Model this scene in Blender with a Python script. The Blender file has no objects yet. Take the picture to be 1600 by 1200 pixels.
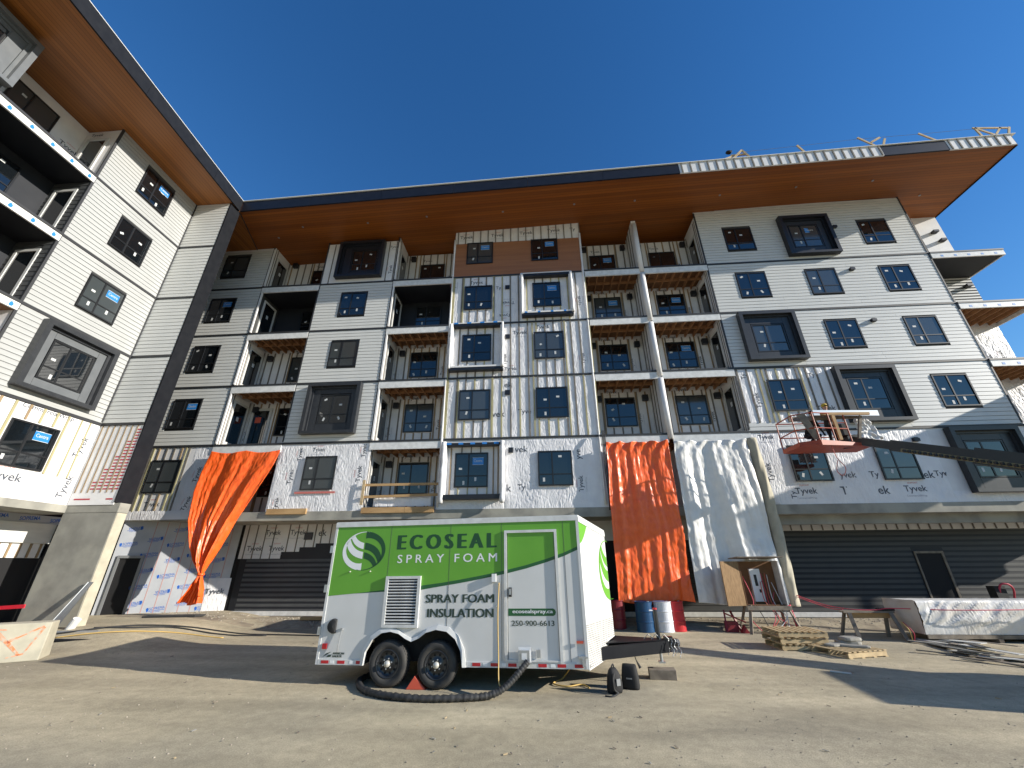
import bpy, bmesh, math, random
from mathutils import Vector, Matrix, noise
random.seed(7)
S = bpy.context.scene
COL = S.collection
R = math.radians
# ------------------------------------------------------------------ camera
cam_d = bpy.data.cameras.new('camera'); cam = bpy.data.objects.new('camera', cam_d); COL.objects.link(cam)
cam_d.sensor_width = 36.0; cam_d.lens = 14.08986; cam_d.clip_start = 0.05; cam_d.clip_end = 3000
CX, CY, CZ = (0.9973796, 0.072159, -0.0051925), (0.0344024, -0.4099199, 0.9114725), (0.0636424, -0.9092627, -0.4113282)
cam.matrix_world = Matrix(((CX[0], CY[0], CZ[0], 0), (CX[1], CY[1], CZ[1], 0), (CX[2], CY[2], CZ[2], 2.05), (0, 0, 0, 1)))
S.camera = cam
# ------------------------------------------------------------------ light
SUN = Vector((11.6, -2.6, 4.4)).normalized()
el = math.asin(SUN.z); az = math.atan2(SUN.x, SUN.y)
w = bpy.data.worlds.new('World'); S.world = w; w.use_nodes = True
nt = w.node_tree; bg = nt.nodes['Background']
sky = nt.nodes.new('ShaderNodeTexSky'); sky.sky_type = 'NISHITA'; sky.sun_disc = False
sky.sun_elevation = el; sky.sun_rotation = az; sky.air_density = 1.55; sky.dust_density = 0.0; sky.ozone_density = 5.6; sky.altitude = 500
hs_ = nt.nodes.new('ShaderNodeHueSaturation'); hs_.inputs['Saturation'].default_value = 1.2; hs_.inputs['Value'].default_value = 1.2; hs_.inputs['Hue'].default_value = .509; nt.links.new(sky.outputs[0], hs_.inputs['Color']); nt.links.new(hs_.outputs[0], bg.inputs[0]); bg.inputs[1].default_value = 0.086
sd = bpy.data.lights.new('sun', 'SUN'); sd.energy = 5.0; sd.angle = R(0.5); sd.color = (1, 0.94, 0.84)
so = bpy.data.objects.new('sun', sd); COL.objects.link(so); so.rotation_euler = SUN.to_track_quat('Z', 'Y').to_euler(); so.location = (30, -10, 30)
S.view_settings.view_transform = 'Standard'; S.view_settings.look = 'None'; S.view_settings.exposure = 0.62; S.view_settings.gamma = 1
S.view_settings.use_curve_mapping = False
S.render.resolution_x = 1024; S.render.resolution_y = 768
S.render.engine = 'CYCLES'

# ------------------------------------------------------------------ materials
M = {}
def mat(name, c, rough=0.7, c2=None, scale=3.0, bump=0.0, bscale=40.0, metal=0.0, spec=0.5, stretch=(1, 1, 1), lo=0.35, hi=0.65, coords='Object', detail=6.0, c3=None, s3=0.5):
    m = bpy.data.materials.new(name); m.use_nodes = True; n = m.node_tree; b = n.nodes['Principled BSDF']
    b.inputs['Base Color'].default_value = (*c, 1); b.inputs['Roughness'].default_value = rough
    b.inputs['Metallic'].default_value = metal; b.inputs['Specular IOR Level'].default_value = spec
    tc = n.nodes.new('ShaderNodeTexCoord'); mp = n.nodes.new('ShaderNodeMapping'); mp.inputs['Scale'].default_value = stretch
    n.links.new(tc.outputs[coords], mp.inputs[0])
    last = None
    if c2:
        nz = n.nodes.new('ShaderNodeTexNoise'); nz.inputs['Scale'].default_value = scale; nz.inputs['Detail'].default_value = detail
        n.links.new(mp.outputs[0], nz.inputs['Vector'])
        cr = n.nodes.new('ShaderNodeValToRGB'); cr.color_ramp.elements[0].position = lo; cr.color_ramp.elements[1].position = hi
        cr.color_ramp.elements[0].color = (*c, 1); cr.color_ramp.elements[1].color = (*c2, 1)
        n.links.new(nz.outputs[0], cr.inputs[0]); last = cr.outputs[0]
        if c3:
            n2 = n.nodes.new('ShaderNodeTexNoise'); n2.inputs['Scale'].default_value = s3; n2.inputs['Detail'].default_value = 4
            n.links.new(mp.outputs[0], n2.inputs['Vector'])
            r2 = n.nodes.new('ShaderNodeValToRGB'); r2.color_ramp.elements[0].position = .45; r2.color_ramp.elements[1].position = .62
            n.links.new(n2.outputs[0], r2.inputs[0])
            mx = n.nodes.new('ShaderNodeMix'); mx.data_type = 'RGBA'; n.links.new(r2.outputs[0], mx.inputs[0]); n.links.new(last, mx.inputs[6]); mx.inputs[7].default_value = (*c3, 1)
            last = mx.outputs[2]
        n.links.new(last, b.inputs['Base Color'])
    if bump:
        nb = n.nodes.new('ShaderNodeTexNoise'); nb.inputs['Scale'].default_value = bscale; nb.inputs['Detail'].default_value = 5
        n.links.new(mp.outputs[0], nb.inputs['Vector'])
        bp = n.nodes.new('ShaderNodeBump'); bp.inputs['Strength'].default_value = min(1, bump * 10); bp.inputs['Distance'].default_value = bump * .1
        n.links.new(nb.outputs[0], bp.inputs['Height']); n.links.new(bp.outputs[0], b.inputs['Normal'])
    M[name] = m
    return m
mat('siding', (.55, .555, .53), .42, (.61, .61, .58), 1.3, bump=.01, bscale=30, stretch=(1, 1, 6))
mat('siding_sun_toned', (.35, .355, .345), .5, (.395, .4, .39), 1.3, bump=.01, bscale=30, stretch=(1, 1, 6))  # same boards as siding, darkened to offset the direct sun on the wing
mat('lap_shade', (.05, .05, .05), .9)  # dark backing colour stands in for the shadow line under each board
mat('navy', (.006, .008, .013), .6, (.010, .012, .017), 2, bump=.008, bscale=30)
mat('dark_siding', (.055, .058, .06), .6, (.075, .078, .08), 1.5, stretch=(1, 1, 6))
mat('grey_siding', (.042, .043, .042), .6, (.054, .055, .053), 1.5, stretch=(1, 1, 6))
mat('charcoal', (.008, .009, .012), .55, (.012, .013, .016), 4, spec=.15)
mat('fascia_dark', (.008, .01, .017), .45, (.012, .014, .022), 3, spec=.3)
mat('box_metal', (.022, .024, .028), .38, (.03, .032, .036), 5, spec=.5)
mat('box_panel', (.11, .118, .125), .42, (.13, .138, .145), 3)
mat('box_black', (.012, .013, .018), .4)
mat('trim', (.03, .031, .034), .5)
mat('frame', (.012, .013, .015), .35)
mat('white_frame', (.55, .55, .53), .5)
mat('tyvek', (.66, .65, .645), .55, (.73, .72, .71), 2, bump=.02, bscale=14)
mat('tyvek_loose', (.70, .69, .70), .5, (.78, .77, .77), 2)
def ripple(name, sc, rot, dist, scale=1.0):
    m = M[name]; n = m.node_tree; b = n.nodes['Principled BSDF']; tc = n.nodes.new('ShaderNodeTexCoord'); mp = n.nodes.new('ShaderNodeMapping')
    mp.inputs['Rotation'].default_value = rot; mp.inputs['Scale'].default_value = sc; n.links.new(tc.outputs['Object'], mp.inputs[0])
    nz = n.nodes.new('ShaderNodeTexNoise'); nz.inputs['Scale'].default_value = scale; nz.inputs['Detail'].default_value = 2.2; nz.inputs['Distortion'].default_value = .5; n.links.new(mp.outputs[0], nz.inputs['Vector'])
    r = n.nodes.new('ShaderNodeMath'); r.operation = 'SUBTRACT'; r.inputs[1].default_value = .5; n.links.new(nz.outputs[0], r.inputs[0])
    ab = n.nodes.new('ShaderNodeMath'); ab.operation = 'ABSOLUTE'; n.links.new(r.outputs[0], ab.inputs[0])
    iv = n.nodes.new('ShaderNodeMath'); iv.operation = 'MULTIPLY'; iv.inputs[1].default_value = -1; n.links.new(ab.outputs[0], iv.inputs[0])
    bp = n.nodes.new('ShaderNodeBump'); bp.inputs['Strength'].default_value = 1; bp.inputs['Distance'].default_value = dist
    n.links.new(iv.outputs[0], bp.inputs['Height']); n.links.new(bp.outputs[0], b.inputs['Normal'])
ripple('tyvek_loose', (8, 8, 2.3), (0, .55, 0), .045)
mat('print', (.07, .08, .1), .7)
mat('print_faint', (.35, .36, .4), .7)
mat('red_print', (.55, .16, .14), .7)
mat('red_tape', (.42, .03, .045), .6)
mat('blue_tape', (.03, .2, .55), .5)
mat('batten', (.33, .235, .13), .8, (.22, .16, .095), 9, stretch=(1, 1, .3))
mat('batten_grey', (.2, .18, .15), .85, (.13, .12, .105), 5)
mat('batten_green', (.42, .38, .2), .8, (.3, .27, .16), 6, stretch=(1, 1, .3))
mat('lumber', (.5, .32, .15), .75, (.38, .23, .1), 4, stretch=(.3, 1, 1), bump=.01)
mat('pallet_wood', (.55, .42, .24), .8, (.4, .3, .17), 6, bump=.015)
mat('old_wood', (.26, .22, .17), .85, (.15, .125, .1), 5, bump=.02)
mat('joist', (.34, .17, .07), .8, (.24, .11, .045), 5)
mat('deck_under', (.2, .1, .045), .85, (.15, .07, .03), 3)
mat('plywood', (.3, .18, .08), .75, (.2, .115, .045), 5, stretch=(4, 4, 1), bump=.01)
mat('white_paint', (.8, .8, .79), .35)
mat('white_flash', (.72, .72, .7), .4, (.6, .6, .58), 6)
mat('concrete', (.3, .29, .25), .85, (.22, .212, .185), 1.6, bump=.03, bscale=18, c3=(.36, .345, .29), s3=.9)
mat('concrete_side', (.45, .415, .32), .85, (.36, .335, .26), 3, bump=.02)  # beige concrete; also brightens the sunlit side of the wall end
mat('steel_grey', (.28, .29, .3), .4, metal=.4)
mat('galv', (.5, .52, .54), .35, metal=.7)
mat('orange_tarp', (.9, .135, .02), .36, (.82, .105, .014), 5, bump=.02, bscale=22, spec=.55)
mat('white_tarp', (.78, .76, .72), .42, (.7, .69, .66), 3, bump=.02, bscale=18)
ripple('white_tarp', (7, 7, 1.6), (0, .35, 0), .022)
ripple('orange_tarp', (7, 7, 2.4), (0, -.3, 0), .022)
mat('plastic_wrap', (.6, .55, .5), .3, (.5, .42, .36), 2, bump=.02, bscale=14)  # brownish tone carries the shade of the bundle's end face
mat('steel_blue', (.008, .05, .13), .35, (.012, .065, .16), 3)
mat('barrel_white', (.7, .72, .76), .4, (.6, .62, .68), 4)
mat('barrel_red', (.55, .02, .03), .4, (.42, .015, .02), 4)
mat('barrel_maroon', (.2, .012, .02), .45)
mat('black_rubber', (.018, .018, .019), .75, (.03, .03, .03), 8)
mat('tyre', (.03, .03, .031), .8, (.055, .052, .046), 6, bump=.02)
mat('rim', (.02, .022, .026), .3, spec=.7)
mat('chrome', (.6, .58, .52), .35, metal=.3)
mat('black_cloth', (.012, .012, .013), .8, bump=.02, bscale=20)
mat('hose_black', (.02, .02, .02), .6, (.045, .045, .045), 12)
mat('yellow_cable', (.6, .4, .12), .5)
mat('orange_plastic', (.55, .09, .05), .5)
mat('pink_rope', (.6, .06, .1), .6)
mat('lift_red', (.40, .065, .022), .5, (.3, .045, .018), 5)
mat('lift_black', (.016, .018, .02), .4)
mat('lift_yellow', (.2, .17, .09), .6)
mat('sign_blue', (.02, .2, .55), .4)
mat('sticker', (.52, .53, .52), .6)
mat('skin', (.5, .28, .2), .6)
mat('jacket_dark', (.03, .028, .03), .85, (.05, .04, .04), 8)
mat('trousers', (.02, .02, .026), .9)
mat('cap_yellow', (.55, .38, .03), .6)
mat('red_cloth', (.4, .02, .02), .7)
mat('green', (.125, .36, .035), .32, (.14, .385, .04), 1.5)
mat('green_dark', (.018, .11, .035), .35)
mat('trailer_white', (.68, .68, .665), .28, (.63, .63, .61), 1.2)
mat('lettering_dark', (.035, .06, .045), .5)
mat('lettering_green', (.012, .075, .025), .5)
mat('lettering_white', (.85, .86, .85), .4)
mat('soprema_board', (.42, .44, .47), .5, (.48, .5, .53), 1.5)
mat('soprema_blue', (.02, .12, .5), .5)
mat('seam_pink', (.5, .27, .24), .7)
mat('paint_orange', (.7, .2, .08), .85, (.42, .36, .28), 9, lo=.42, hi=.6)
mat('red_rail', (.65, .02, .04), .4)
mat('stone', (.42, .37, .29), .9, (.25, .22, .18), 3)
mat('bag_grey', (.32, .31, .28), .85, (.24, .23, .2), 6, bump=.03)
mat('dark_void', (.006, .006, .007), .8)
mat('joint', (.09, .09, .09), .7)
mat('light_metal', (.8, .8, .75), .3)

def wood_mat(name, axis, c, c2, line):
    m = mat(name, c, .5, c2, 1.2, stretch=((.12, 3, 3) if axis == 'x' else (3, .12, 3)), lo=.3, hi=.7)
    n = m.node_tree; b = n.nodes['Principled BSDF']
    tc = n.nodes.new('ShaderNodeTexCoord'); sp = n.nodes.new('ShaderNodeSeparateXYZ'); n.links.new(tc.outputs['Object'], sp.inputs[0])
    mu = n.nodes.new('ShaderNodeMath'); mu.operation = 'MULTIPLY'; mu.inputs[1].default_value = 1 / .15
    n.links.new(sp.outputs[{'x': 1, 'y': 0, 'z': 2}[axis] if axis != 'x' else 1], mu.inputs[0])
    fr = n.nodes.new('ShaderNodeMath'); fr.operation = 'FRACT'; n.links.new(mu.outputs[0], fr.inputs[0])
    gt = n.nodes.new('ShaderNodeMath'); gt.operation = 'LESS_THAN'; gt.inputs[1].default_value = .09; n.links.new(fr.outputs[0], gt.inputs[0])
    fl = n.nodes.new('ShaderNodeMath'); fl.operation = 'FLOOR'; n.links.new(mu.outputs[0], fl.inputs[0])
    wn = n.nodes.new('ShaderNodeTexWhiteNoise'); wn.noise_dimensions = '1D'; n.links.new(fl.outputs[0], wn.inputs['W'])
    old = b.inputs['Base Color'].links[0].from_socket
    hs = n.nodes.new('ShaderNodeHueSaturation'); n.links.new(old, hs.inputs['Color'])
    mr = n.nodes.new('ShaderNodeMapRange'); mr.inputs[3].default_value = .82; mr.inputs[4].default_value = 1.15; n.links.new(wn.outputs[0], mr.inputs[0]); n.links.new(mr.outputs[0], hs.inputs['Value'])
    mx = n.nodes.new('ShaderNodeMix'); mx.data_type = 'RGBA'; n.links.new(gt.outputs[0], mx.inputs[0]); n.links.new(hs.outputs[0], mx.inputs[6]); mx.inputs[7].default_value = (*line, 1)
    n.links.new(mx.outputs[2], b.inputs['Base Color'])
    return m
wood_mat('soffit_x', 'x', (.22, .058, .004), (.30, .088, .008), (.11, .03, .003))
wood_mat('soffit_y', 'y', (.26, .09, .015), (.34, .125, .026), (.12, .04, .007))
mat('wood_panel', (.26, .105, .045), .5, (.33, .14, .06), 1.5, stretch=(.2, 1, 5))

def glass_mat():
    m = bpy.data.materials.new('glass'); m.use_nodes = True; b = m.node_tree.nodes['Principled BSDF']
    b.inputs['Base Color'].default_value = (.006, .008, .01, 1); b.inputs['Roughness'].default_value = .03
    b.inputs['Specular IOR Level'].default_value = .9; b.inputs['IOR'].default_value = 1.6
    n = m.node_tree; tc = n.nodes.new('ShaderNodeTexCoord'); nz = n.nodes.new('ShaderNodeTexNoise'); nz.inputs['Scale'].default_value = .7
    bp = n.nodes.new('ShaderNodeBump'); bp.inputs['Strength'].default_value = .06; bp.inputs['Distance'].default_value = .05
    n.links.new(tc.outputs['Object'], nz.inputs['Vector']); n.links.new(nz.outputs[0], bp.inputs['Height']); n.links.new(bp.outputs[0], b.inputs['Normal'])
    M['glass'] = m
glass_mat()
mg = M['glass'].copy(); mg.name = 'glass_reflect_pale'; M['glass_reflect_pale'] = mg; mg.node_tree.nodes['Principled BSDF'].inputs['Base Color'].default_value = (.05, .058, .06, 1); mg.node_tree.nodes['Principled BSDF'].inputs['Roughness'].default_value = .12  # paler base colour stands in for brighter reflections in some panes

def asphalt():
    m = mat('asphalt', (.39, .335, .225), .9, (.52, .445, .305), .55, lo=.3, hi=.72, detail=9, c3=(.33, .29, .21), s3=.16)
    n = m.node_tree; b = n.nodes['Principled BSDF']; tc = n.nodes.new('ShaderNodeTexCoord')
    old = b.inputs['Base Color'].links[0].from_socket
    # fine aggregate
    v = n.nodes.new('ShaderNodeTexNoise'); v.inputs['Scale'].default_value = 55; v.inputs['Detail'].default_value = 8; v.inputs['Roughness'].default_value = .75
    n.links.new(tc.outputs['Object'], v.inputs['Vector'])
    mr = n.nodes.new('ShaderNodeMapRange'); mr.inputs[1].default_value = .3; mr.inputs[2].default_value = .7; mr.inputs[3].default_value = .6; mr.inputs[4].default_value = 1.38
    n.links.new(v.outputs[0], mr.inputs[0])
    # long tyre smears
    mp = n.nodes.new('ShaderNodeMapping'); mp.inputs['Scale'].default_value = (.2, 1.0, 1); mp.inputs['Rotation'].default_value = (0, 0, .16); n.links.new(tc.outputs['Object'], mp.inputs[0])
    t = n.nodes.new('ShaderNodeTexNoise'); t.inputs['Scale'].default_value = 1.1; t.inputs['Detail'].default_value = 5; n.links.new(mp.outputs[0], t.inputs['Vector'])
    mr2 = n.nodes.new('ShaderNodeMapRange'); mr2.inputs[1].default_value = .38; mr2.inputs[2].default_value = .66; mr2.inputs[3].default_value = .82; mr2.inputs[4].default_value = 1.14
    n.links.new(t.outputs[0], mr2.inputs[0])
    w2 = n.nodes.new('ShaderNodeTexNoise'); w2.inputs['Scale'].default_value = 5.5; w2.inputs['Detail'].default_value = 6; w2.inputs['Roughness'].default_value = .7; n.links.new(tc.outputs['Object'], w2.inputs['Vector'])
    mr3 = n.nodes.new('ShaderNodeMapRange'); mr3.inputs[1].default_value = .35; mr3.inputs[2].default_value = .65; mr3.inputs[3].default_value = .86; mr3.inputs[4].default_value = 1.12; n.links.new(w2.outputs[0], mr3.inputs[0])
    m0 = n.nodes.new('ShaderNodeMath'); m0.operation = 'MULTIPLY'; n.links.new(mr.outputs[0], m0.inputs[0]); n.links.new(mr3.outputs[0], m0.inputs[1])
    mul = n.nodes.new('ShaderNodeMath'); mul.operation = 'MULTIPLY'; n.links.new(m0.outputs[0], mul.inputs[0]); n.links.new(mr2.outputs[0], mul.inputs[1])
    hs = n.nodes.new('ShaderNodeHueSaturation'); n.links.new(old, hs.inputs['Color']); n.links.new(mul.outputs[0], hs.inputs['Value'])
    n.links.new(hs.outputs[0], b.inputs['Base Color'])
    bp = n.nodes.new('ShaderNodeBump'); bp.inputs['Strength'].default_value = .7; bp.inputs['Distance'].default_value = .012
    n.links.new(v.outputs[0], bp.inputs['Height']); n.links.new(bp.outputs[0], b.inputs['Normal'])
asphalt()
mat('gravel', (.3, .25, .17), .95, (.4, .34, .24), 6, bump=.06, bscale=25, c3=(.22, .18, .13), s3=1.2)

# ------------------------------------------------------------------ frames and mesh helpers
class Fr:
    def __init__(s, O, U, N): s.O = Vector(O); s.U = Vector(U).normalized(); s.N = Vector(N).normalized()
    def P(s, u, w, z): return s.O + s.U * u + s.N * w + Vector((0, 0, z))
    def D(s, u, w, z): return s.U * u + s.N * w + Vector((0, 0, z))
    def key(s): return (round(s.U.x, 3), round(s.U.y, 3), round(s.N.x, 3), round(s.N.y, 3))
WORLD = Fr((0, 0, 0), (1, 0, 0), (0, 1, 0))
MAIN = Fr((0, 16.5, 0), (1, 0, 0), (0, -1, 0))
BACK = Fr((0, 18.0, 0), (1, 0, 0), (0, -1, 0))
WING = Fr((-16.6, 0, 0), (0, 1, 0), (1, 0, 0))
WBACK = Fr((-18.1, 0, 0), (0, 1, 0), (1, 0, 0))
RET = Fr((0, 13.37, 0), (1, 0, 0), (0, -1, 0))
LOCAL = set()
def wloc(o):
    v = Vector((0, 0, 0))
    while o is not None:
        if o.name in LOCAL: return Vector((0, 0, 0))
        v += Vector(o.location); o = o.parent
    return v
class MB:
    def __init__(s, fr=WORLD, direction=False):
        s.v = []; s.f = []; s.m = []; s.T = fr.D if direction else fr.P
    def add(s, vs, fs, mi=0, T=None):
        T = T or (lambda p: s.T(*p)); k = len(s.v)
        s.v += [tuple(T(p)) for p in vs]; s.f += [tuple(i + k for i in f) for f in fs]; s.m += [mi] * len(fs); return s
    def box(s, u0, u1, w0, w1, z0, z1, mi=0):
        vs = [(u0, w0, z0), (u1, w0, z0), (u1, w1, z0), (u0, w1, z0), (u0, w0, z1), (u1, w0, z1), (u1, w1, z1), (u0, w1, z1)]
        return s.add(vs, [(0, 1, 2, 3), (7, 6, 5, 4), (0, 4, 5, 1), (1, 5, 6, 2), (2, 6, 7, 3), (3, 7, 4, 0)], mi)
    def quad(s, a, b, c, d, mi=0): return s.add([a, b, c, d], [(0, 1, 2, 3)], mi)
    def poly(s, pts, mi=0): return s.add(pts, [tuple(range(len(pts)))], mi)
    def prism(s, pts, w0, w1, mi=0):           # pts in (u,z)
        n = len(pts); vs = [(p[0], w0, p[1]) for p in pts] + [(p[0], w1, p[1]) for p in pts]
        fs = [tuple(range(n)), tuple(range(2 * n - 1, n - 1, -1))] + [(i, (i + 1) % n, (i + 1) % n + n, i + n) for i in range(n)]
        return s.add(vs, fs, mi)
    def slab(s, pts, z0, z1, mi=0):             # pts in (u,w); z0/z1 numbers or functions
        g = lambda z, p: z(*p) if callable(z) else z
        n = len(pts); vs = [(p[0], p[1], g(z0, p)) for p in pts] + [(p[0], p[1], g(z1, p)) for p in pts]
        fs = [tuple(range(n)), tuple(range(2 * n - 1, n - 1, -1))] + [(i, (i + 1) % n, (i + 1) % n + n, i + n) for i in range(n)]
        return s.add(vs, fs, mi)
    def bar(s, a, b, t, t2=None, mi=0):         # rectangular bar between two points (frame coords)
        A = s.T(*a); B = s.T(*b); A = Vector(A); B = Vector(B); d = (B - A).normalized(); t2 = t2 or t
        up = Vector((0, 0, 1)) if abs(d.z) < .95 else Vector((1, 0, 0))
        x = d.cross(up).normalized() * t / 2; y = d.cross(x).normalized() * t2 / 2
        vs = [A - x - y, A + x - y, A + x + y, A - x + y, B - x - y, B + x - y, B + x + y, B - x + y]
        return s.add(vs, [(0, 1, 2, 3), (7, 6, 5, 4), (0, 4, 5, 1), (1, 5, 6, 2), (2, 6, 7, 3), (3, 7, 4, 0)], mi, T=lambda p: p)
    def tube(s, pts, r, n=8, mi=0, closed_ends=True):
        P = [Vector(s.T(*p)) for p in pts]; k = len(s.v); rs = r if isinstance(r, (list, tuple)) else [r] * len(P)
        vs = []; pu = None
        for i, p in enumerate(P):
            d = (P[min(i + 1, len(P) - 1)] - P[max(i - 1, 0)]).normalized()
            if pu is None: pu = d.cross(Vector((0, 0, 1)) if abs(d.z) < .9 else Vector((1, 0, 0))).normalized()
            pu = (pu - d * pu.dot(d)).normalized(); q = d.cross(pu)
            for j in range(n):
                a = 2 * math.pi * j / n; vs.append(p + (pu * math.cos(a) + q * math.sin(a)) * rs[i])
        fs = [(i * n + j, i * n + (j + 1) % n, (i + 1) * n + (j + 1) % n, (i + 1) * n + j) for i in range(len(P) - 1) for j in range(n)]
        if closed_ends: fs += [tuple(range(n - 1, -1, -1)), tuple((len(P) - 1) * n + j for j in range(n))]
        return s.add(vs, fs, mi, T=lambda p: p)
    def lathe(s, prof, c, axis='z', n=24, mi=0):   # prof (r,h) around point c in frame coords
        vs = []; 
        for (r, h) in prof:
            for j in range(n):
                a = 2 * math.pi * j / n; x, y = r * math.cos(a), r * math.sin(a)
                vs.append({'z': (c[0] + x, c[1] + y, c[2] + h), 'w': (c[0] + x, c[1] + h, c[2] + y), 'u': (c[0] + h, c[1] + x, c[2] + y)}[axis])
        m = len(prof); fs = [(i * n + j, i * n + (j + 1) % n, (i + 1) * n + (j + 1) % n, (i + 1) * n + j) for i in range(m - 1) for j in range(n)]
        if prof[0][0] > 1e-6: fs.append(tuple(range(n - 1, -1, -1)))
        if prof[-1][0] > 1e-6: fs.append(tuple((m - 1) * n + j for j in range(n)))
        return s.add(vs, fs, mi)
    def mesh(s, name, off=Vector((0, 0, 0)), recalc=True):
        me = bpy.data.meshes.new(name); me.from_pydata([(v[0] - off.x, v[1] - off.y, v[2] - off.z) for v in s.v], [], s.f)
        me.polygons.foreach_set('material_index', s.m)
        if recalc:
            b = bmesh.new(); b.from_mesh(me); bmesh.ops.recalc_face_normals(b, faces=b.faces[:]); b.to_mesh(me); b.free()
        me.update(); return me
    def build(s, name, mats, parent=None, label=None, smooth=False, recalc=True, kind=None, bevel=0):
        me = s.mesh(name, wloc(parent), recalc)
        return put(name, me, mats, parent, label=label, smooth=smooth, kind=kind, bevel=bevel)
def put(name, me, mats, parent=None, loc=None, label=None, smooth=False, kind=None, bevel=0):
    if mats is not None and not me.materials:
        for m in (mats if isinstance(mats, (list, tuple)) else [mats]): me.materials.append(M[m])
    o = bpy.data.objects.new(name, me); COL.objects.link(o)
    if parent is not None: o.parent = parent
    if loc is not None: o.location = loc
    if label: o['label'] = label
    if name in ('tape', 'red_tape_marks', 'wrap_edge', 'logo_print', 'paint_mark', 'seam'): kind = 'stuff'
    if kind: o['kind'] = kind
    if smooth:
        for p in me.polygons: p.use_smooth = True
    if bevel:
        b = o.modifiers.new('bevel', 'BEVEL'); b.width = bevel; b.segments = 2; b.limit_method = 'ANGLE'
    return o
def thing(name, label, cat, loc=(0, 0, 0), rot=(0, 0, 0), group=None, local=False):
    o = bpy.data.objects.new(name, None); COL.objects.link(o); o.location = loc; o.rotation_euler = rot
    o['label'] = label; o['category'] = cat
    if group: o['group'] = group
    if local: LOCAL.add(o.name)
    return o
def tag(o, label, cat, group=None):
    o['label'] = label; o['category'] = cat
    if group: o['group'] = group
    return o
def copy_tree(o, parent=None):
    c = o.copy(); COL.objects.link(c)
    if parent is not None: c.parent = parent
    for ch in list(o.children): copy_tree(ch, c)
    return c
TXT = {}
def text_geo(s, bold=0.0, spacing=1.0):
    k = (s, bold, spacing)
    if k not in TXT:
        cu = bpy.data.curves.new('t', 'FONT'); cu.body = s; cu.offset = bold; cu.space_character = spacing; cu.resolution_u = 3
        o = bpy.data.objects.new('t', cu); COL.objects.link(o)
        dg = bpy.context.evaluated_depsgraph_get(); me = bpy.data.meshes.new_from_object(o.evaluated_get(dg))
        vs = [(v.co.x, v.co.y) for v in me.vertices]; fs = [tuple(p.vertices) for p in me.polygons]
        x0 = min(v[0] for v in vs); x1 = max(v[0] for v in vs); y0 = min(v[1] for v in vs); y1 = max(v[1] for v in vs)
        bpy.data.objects.remove(o); bpy.data.curves.remove(cu); bpy.data.meshes.remove(me)
        TXT[k] = ([((x - x0), (y - y0)) for x, y in vs], fs, x1 - x0, y1 - y0)
    return TXT[k]
def add_text(mb, s, u, z, w, wfrm, h=None, width=None, rot=0, bold=0.0, spacing=1.0, mi=0, flip=1):
    vs, fs, W, Hh = text_geo(s, bold, spacing)
    sx = (width / W) if width else None; sy = (h / Hh) if h else None
    sx = sx or sy; sy = sy or sx; c, sn = math.cos(rot), math.sin(rot)
    pts = [(u + flip * (x * sx * c - y * sy * sn), wfrm, z + x * sx * sn + y * sy * c) for x, y in vs]
    mb.add(pts, fs, mi)

# ------------------------------------------------------------------ setting: ground
def ground_z(x, y):
    def ss(a, b, t): t = max(0, min(1, (t - a) / (b - a))); return t * t * (3 - 2 * t)
    left = .36 * ss(11.5, 13.2, y) * ss(-9.5, -13.5, x) if x < -9.5 else 0
    back = .16 * ss(15.9, 17.2, y)
    und = .012 * noise.noise(Vector((x * .35, y * .35, 0))) if abs(x) < 40 and y < 15 else 0
    return max(left, back) + und
def grid_sheet(xs, ys, zf, name, m, kind, parent=None, smooth=True):
    nx, ny = len(xs), len(ys)
    vs = [(x, y, zf(x, y)) for y in ys for x in xs]
    fs = [(j * nx + i, j * nx + i + 1, (j + 1) * nx + i + 1, (j + 1) * nx + i) for j in range(ny - 1) for i in range(nx - 1)]
    me = bpy.data.meshes.new(name); me.from_pydata(vs, [], fs)
    return put(name, me, m, parent, smooth=smooth, kind=kind)
xs = [-600, -200, -80, -45] + [-30 + .8 * i for i in range(76)] + [45, 80, 200, 600]
ys = [-600, -200, -60, -20, -8] + [-4 + .4 * i for i in range(62)] + [30, 60, 200, 600]
grid_sheet(xs, ys, ground_z, 'ground', 'asphalt', 'structure')
gx = [-16.4 + .3 * i for i in range(122)]; gy = [15.75 + .2 * i for i in range(14)]
def gz(x, y):
    e = min(1, max(0, (y - 15.75 - .25 * noise.noise(Vector((x * .7, 3, 0)))) / .4))
    return ground_z(x, y) - .03 + e * (.045 + .03 * noise.noise(Vector((x * 1.3, y * 1.3, 5))))
grid_sheet(gx, gy, gz, 'gravel_strip', 'gravel', 'structure')
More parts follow.
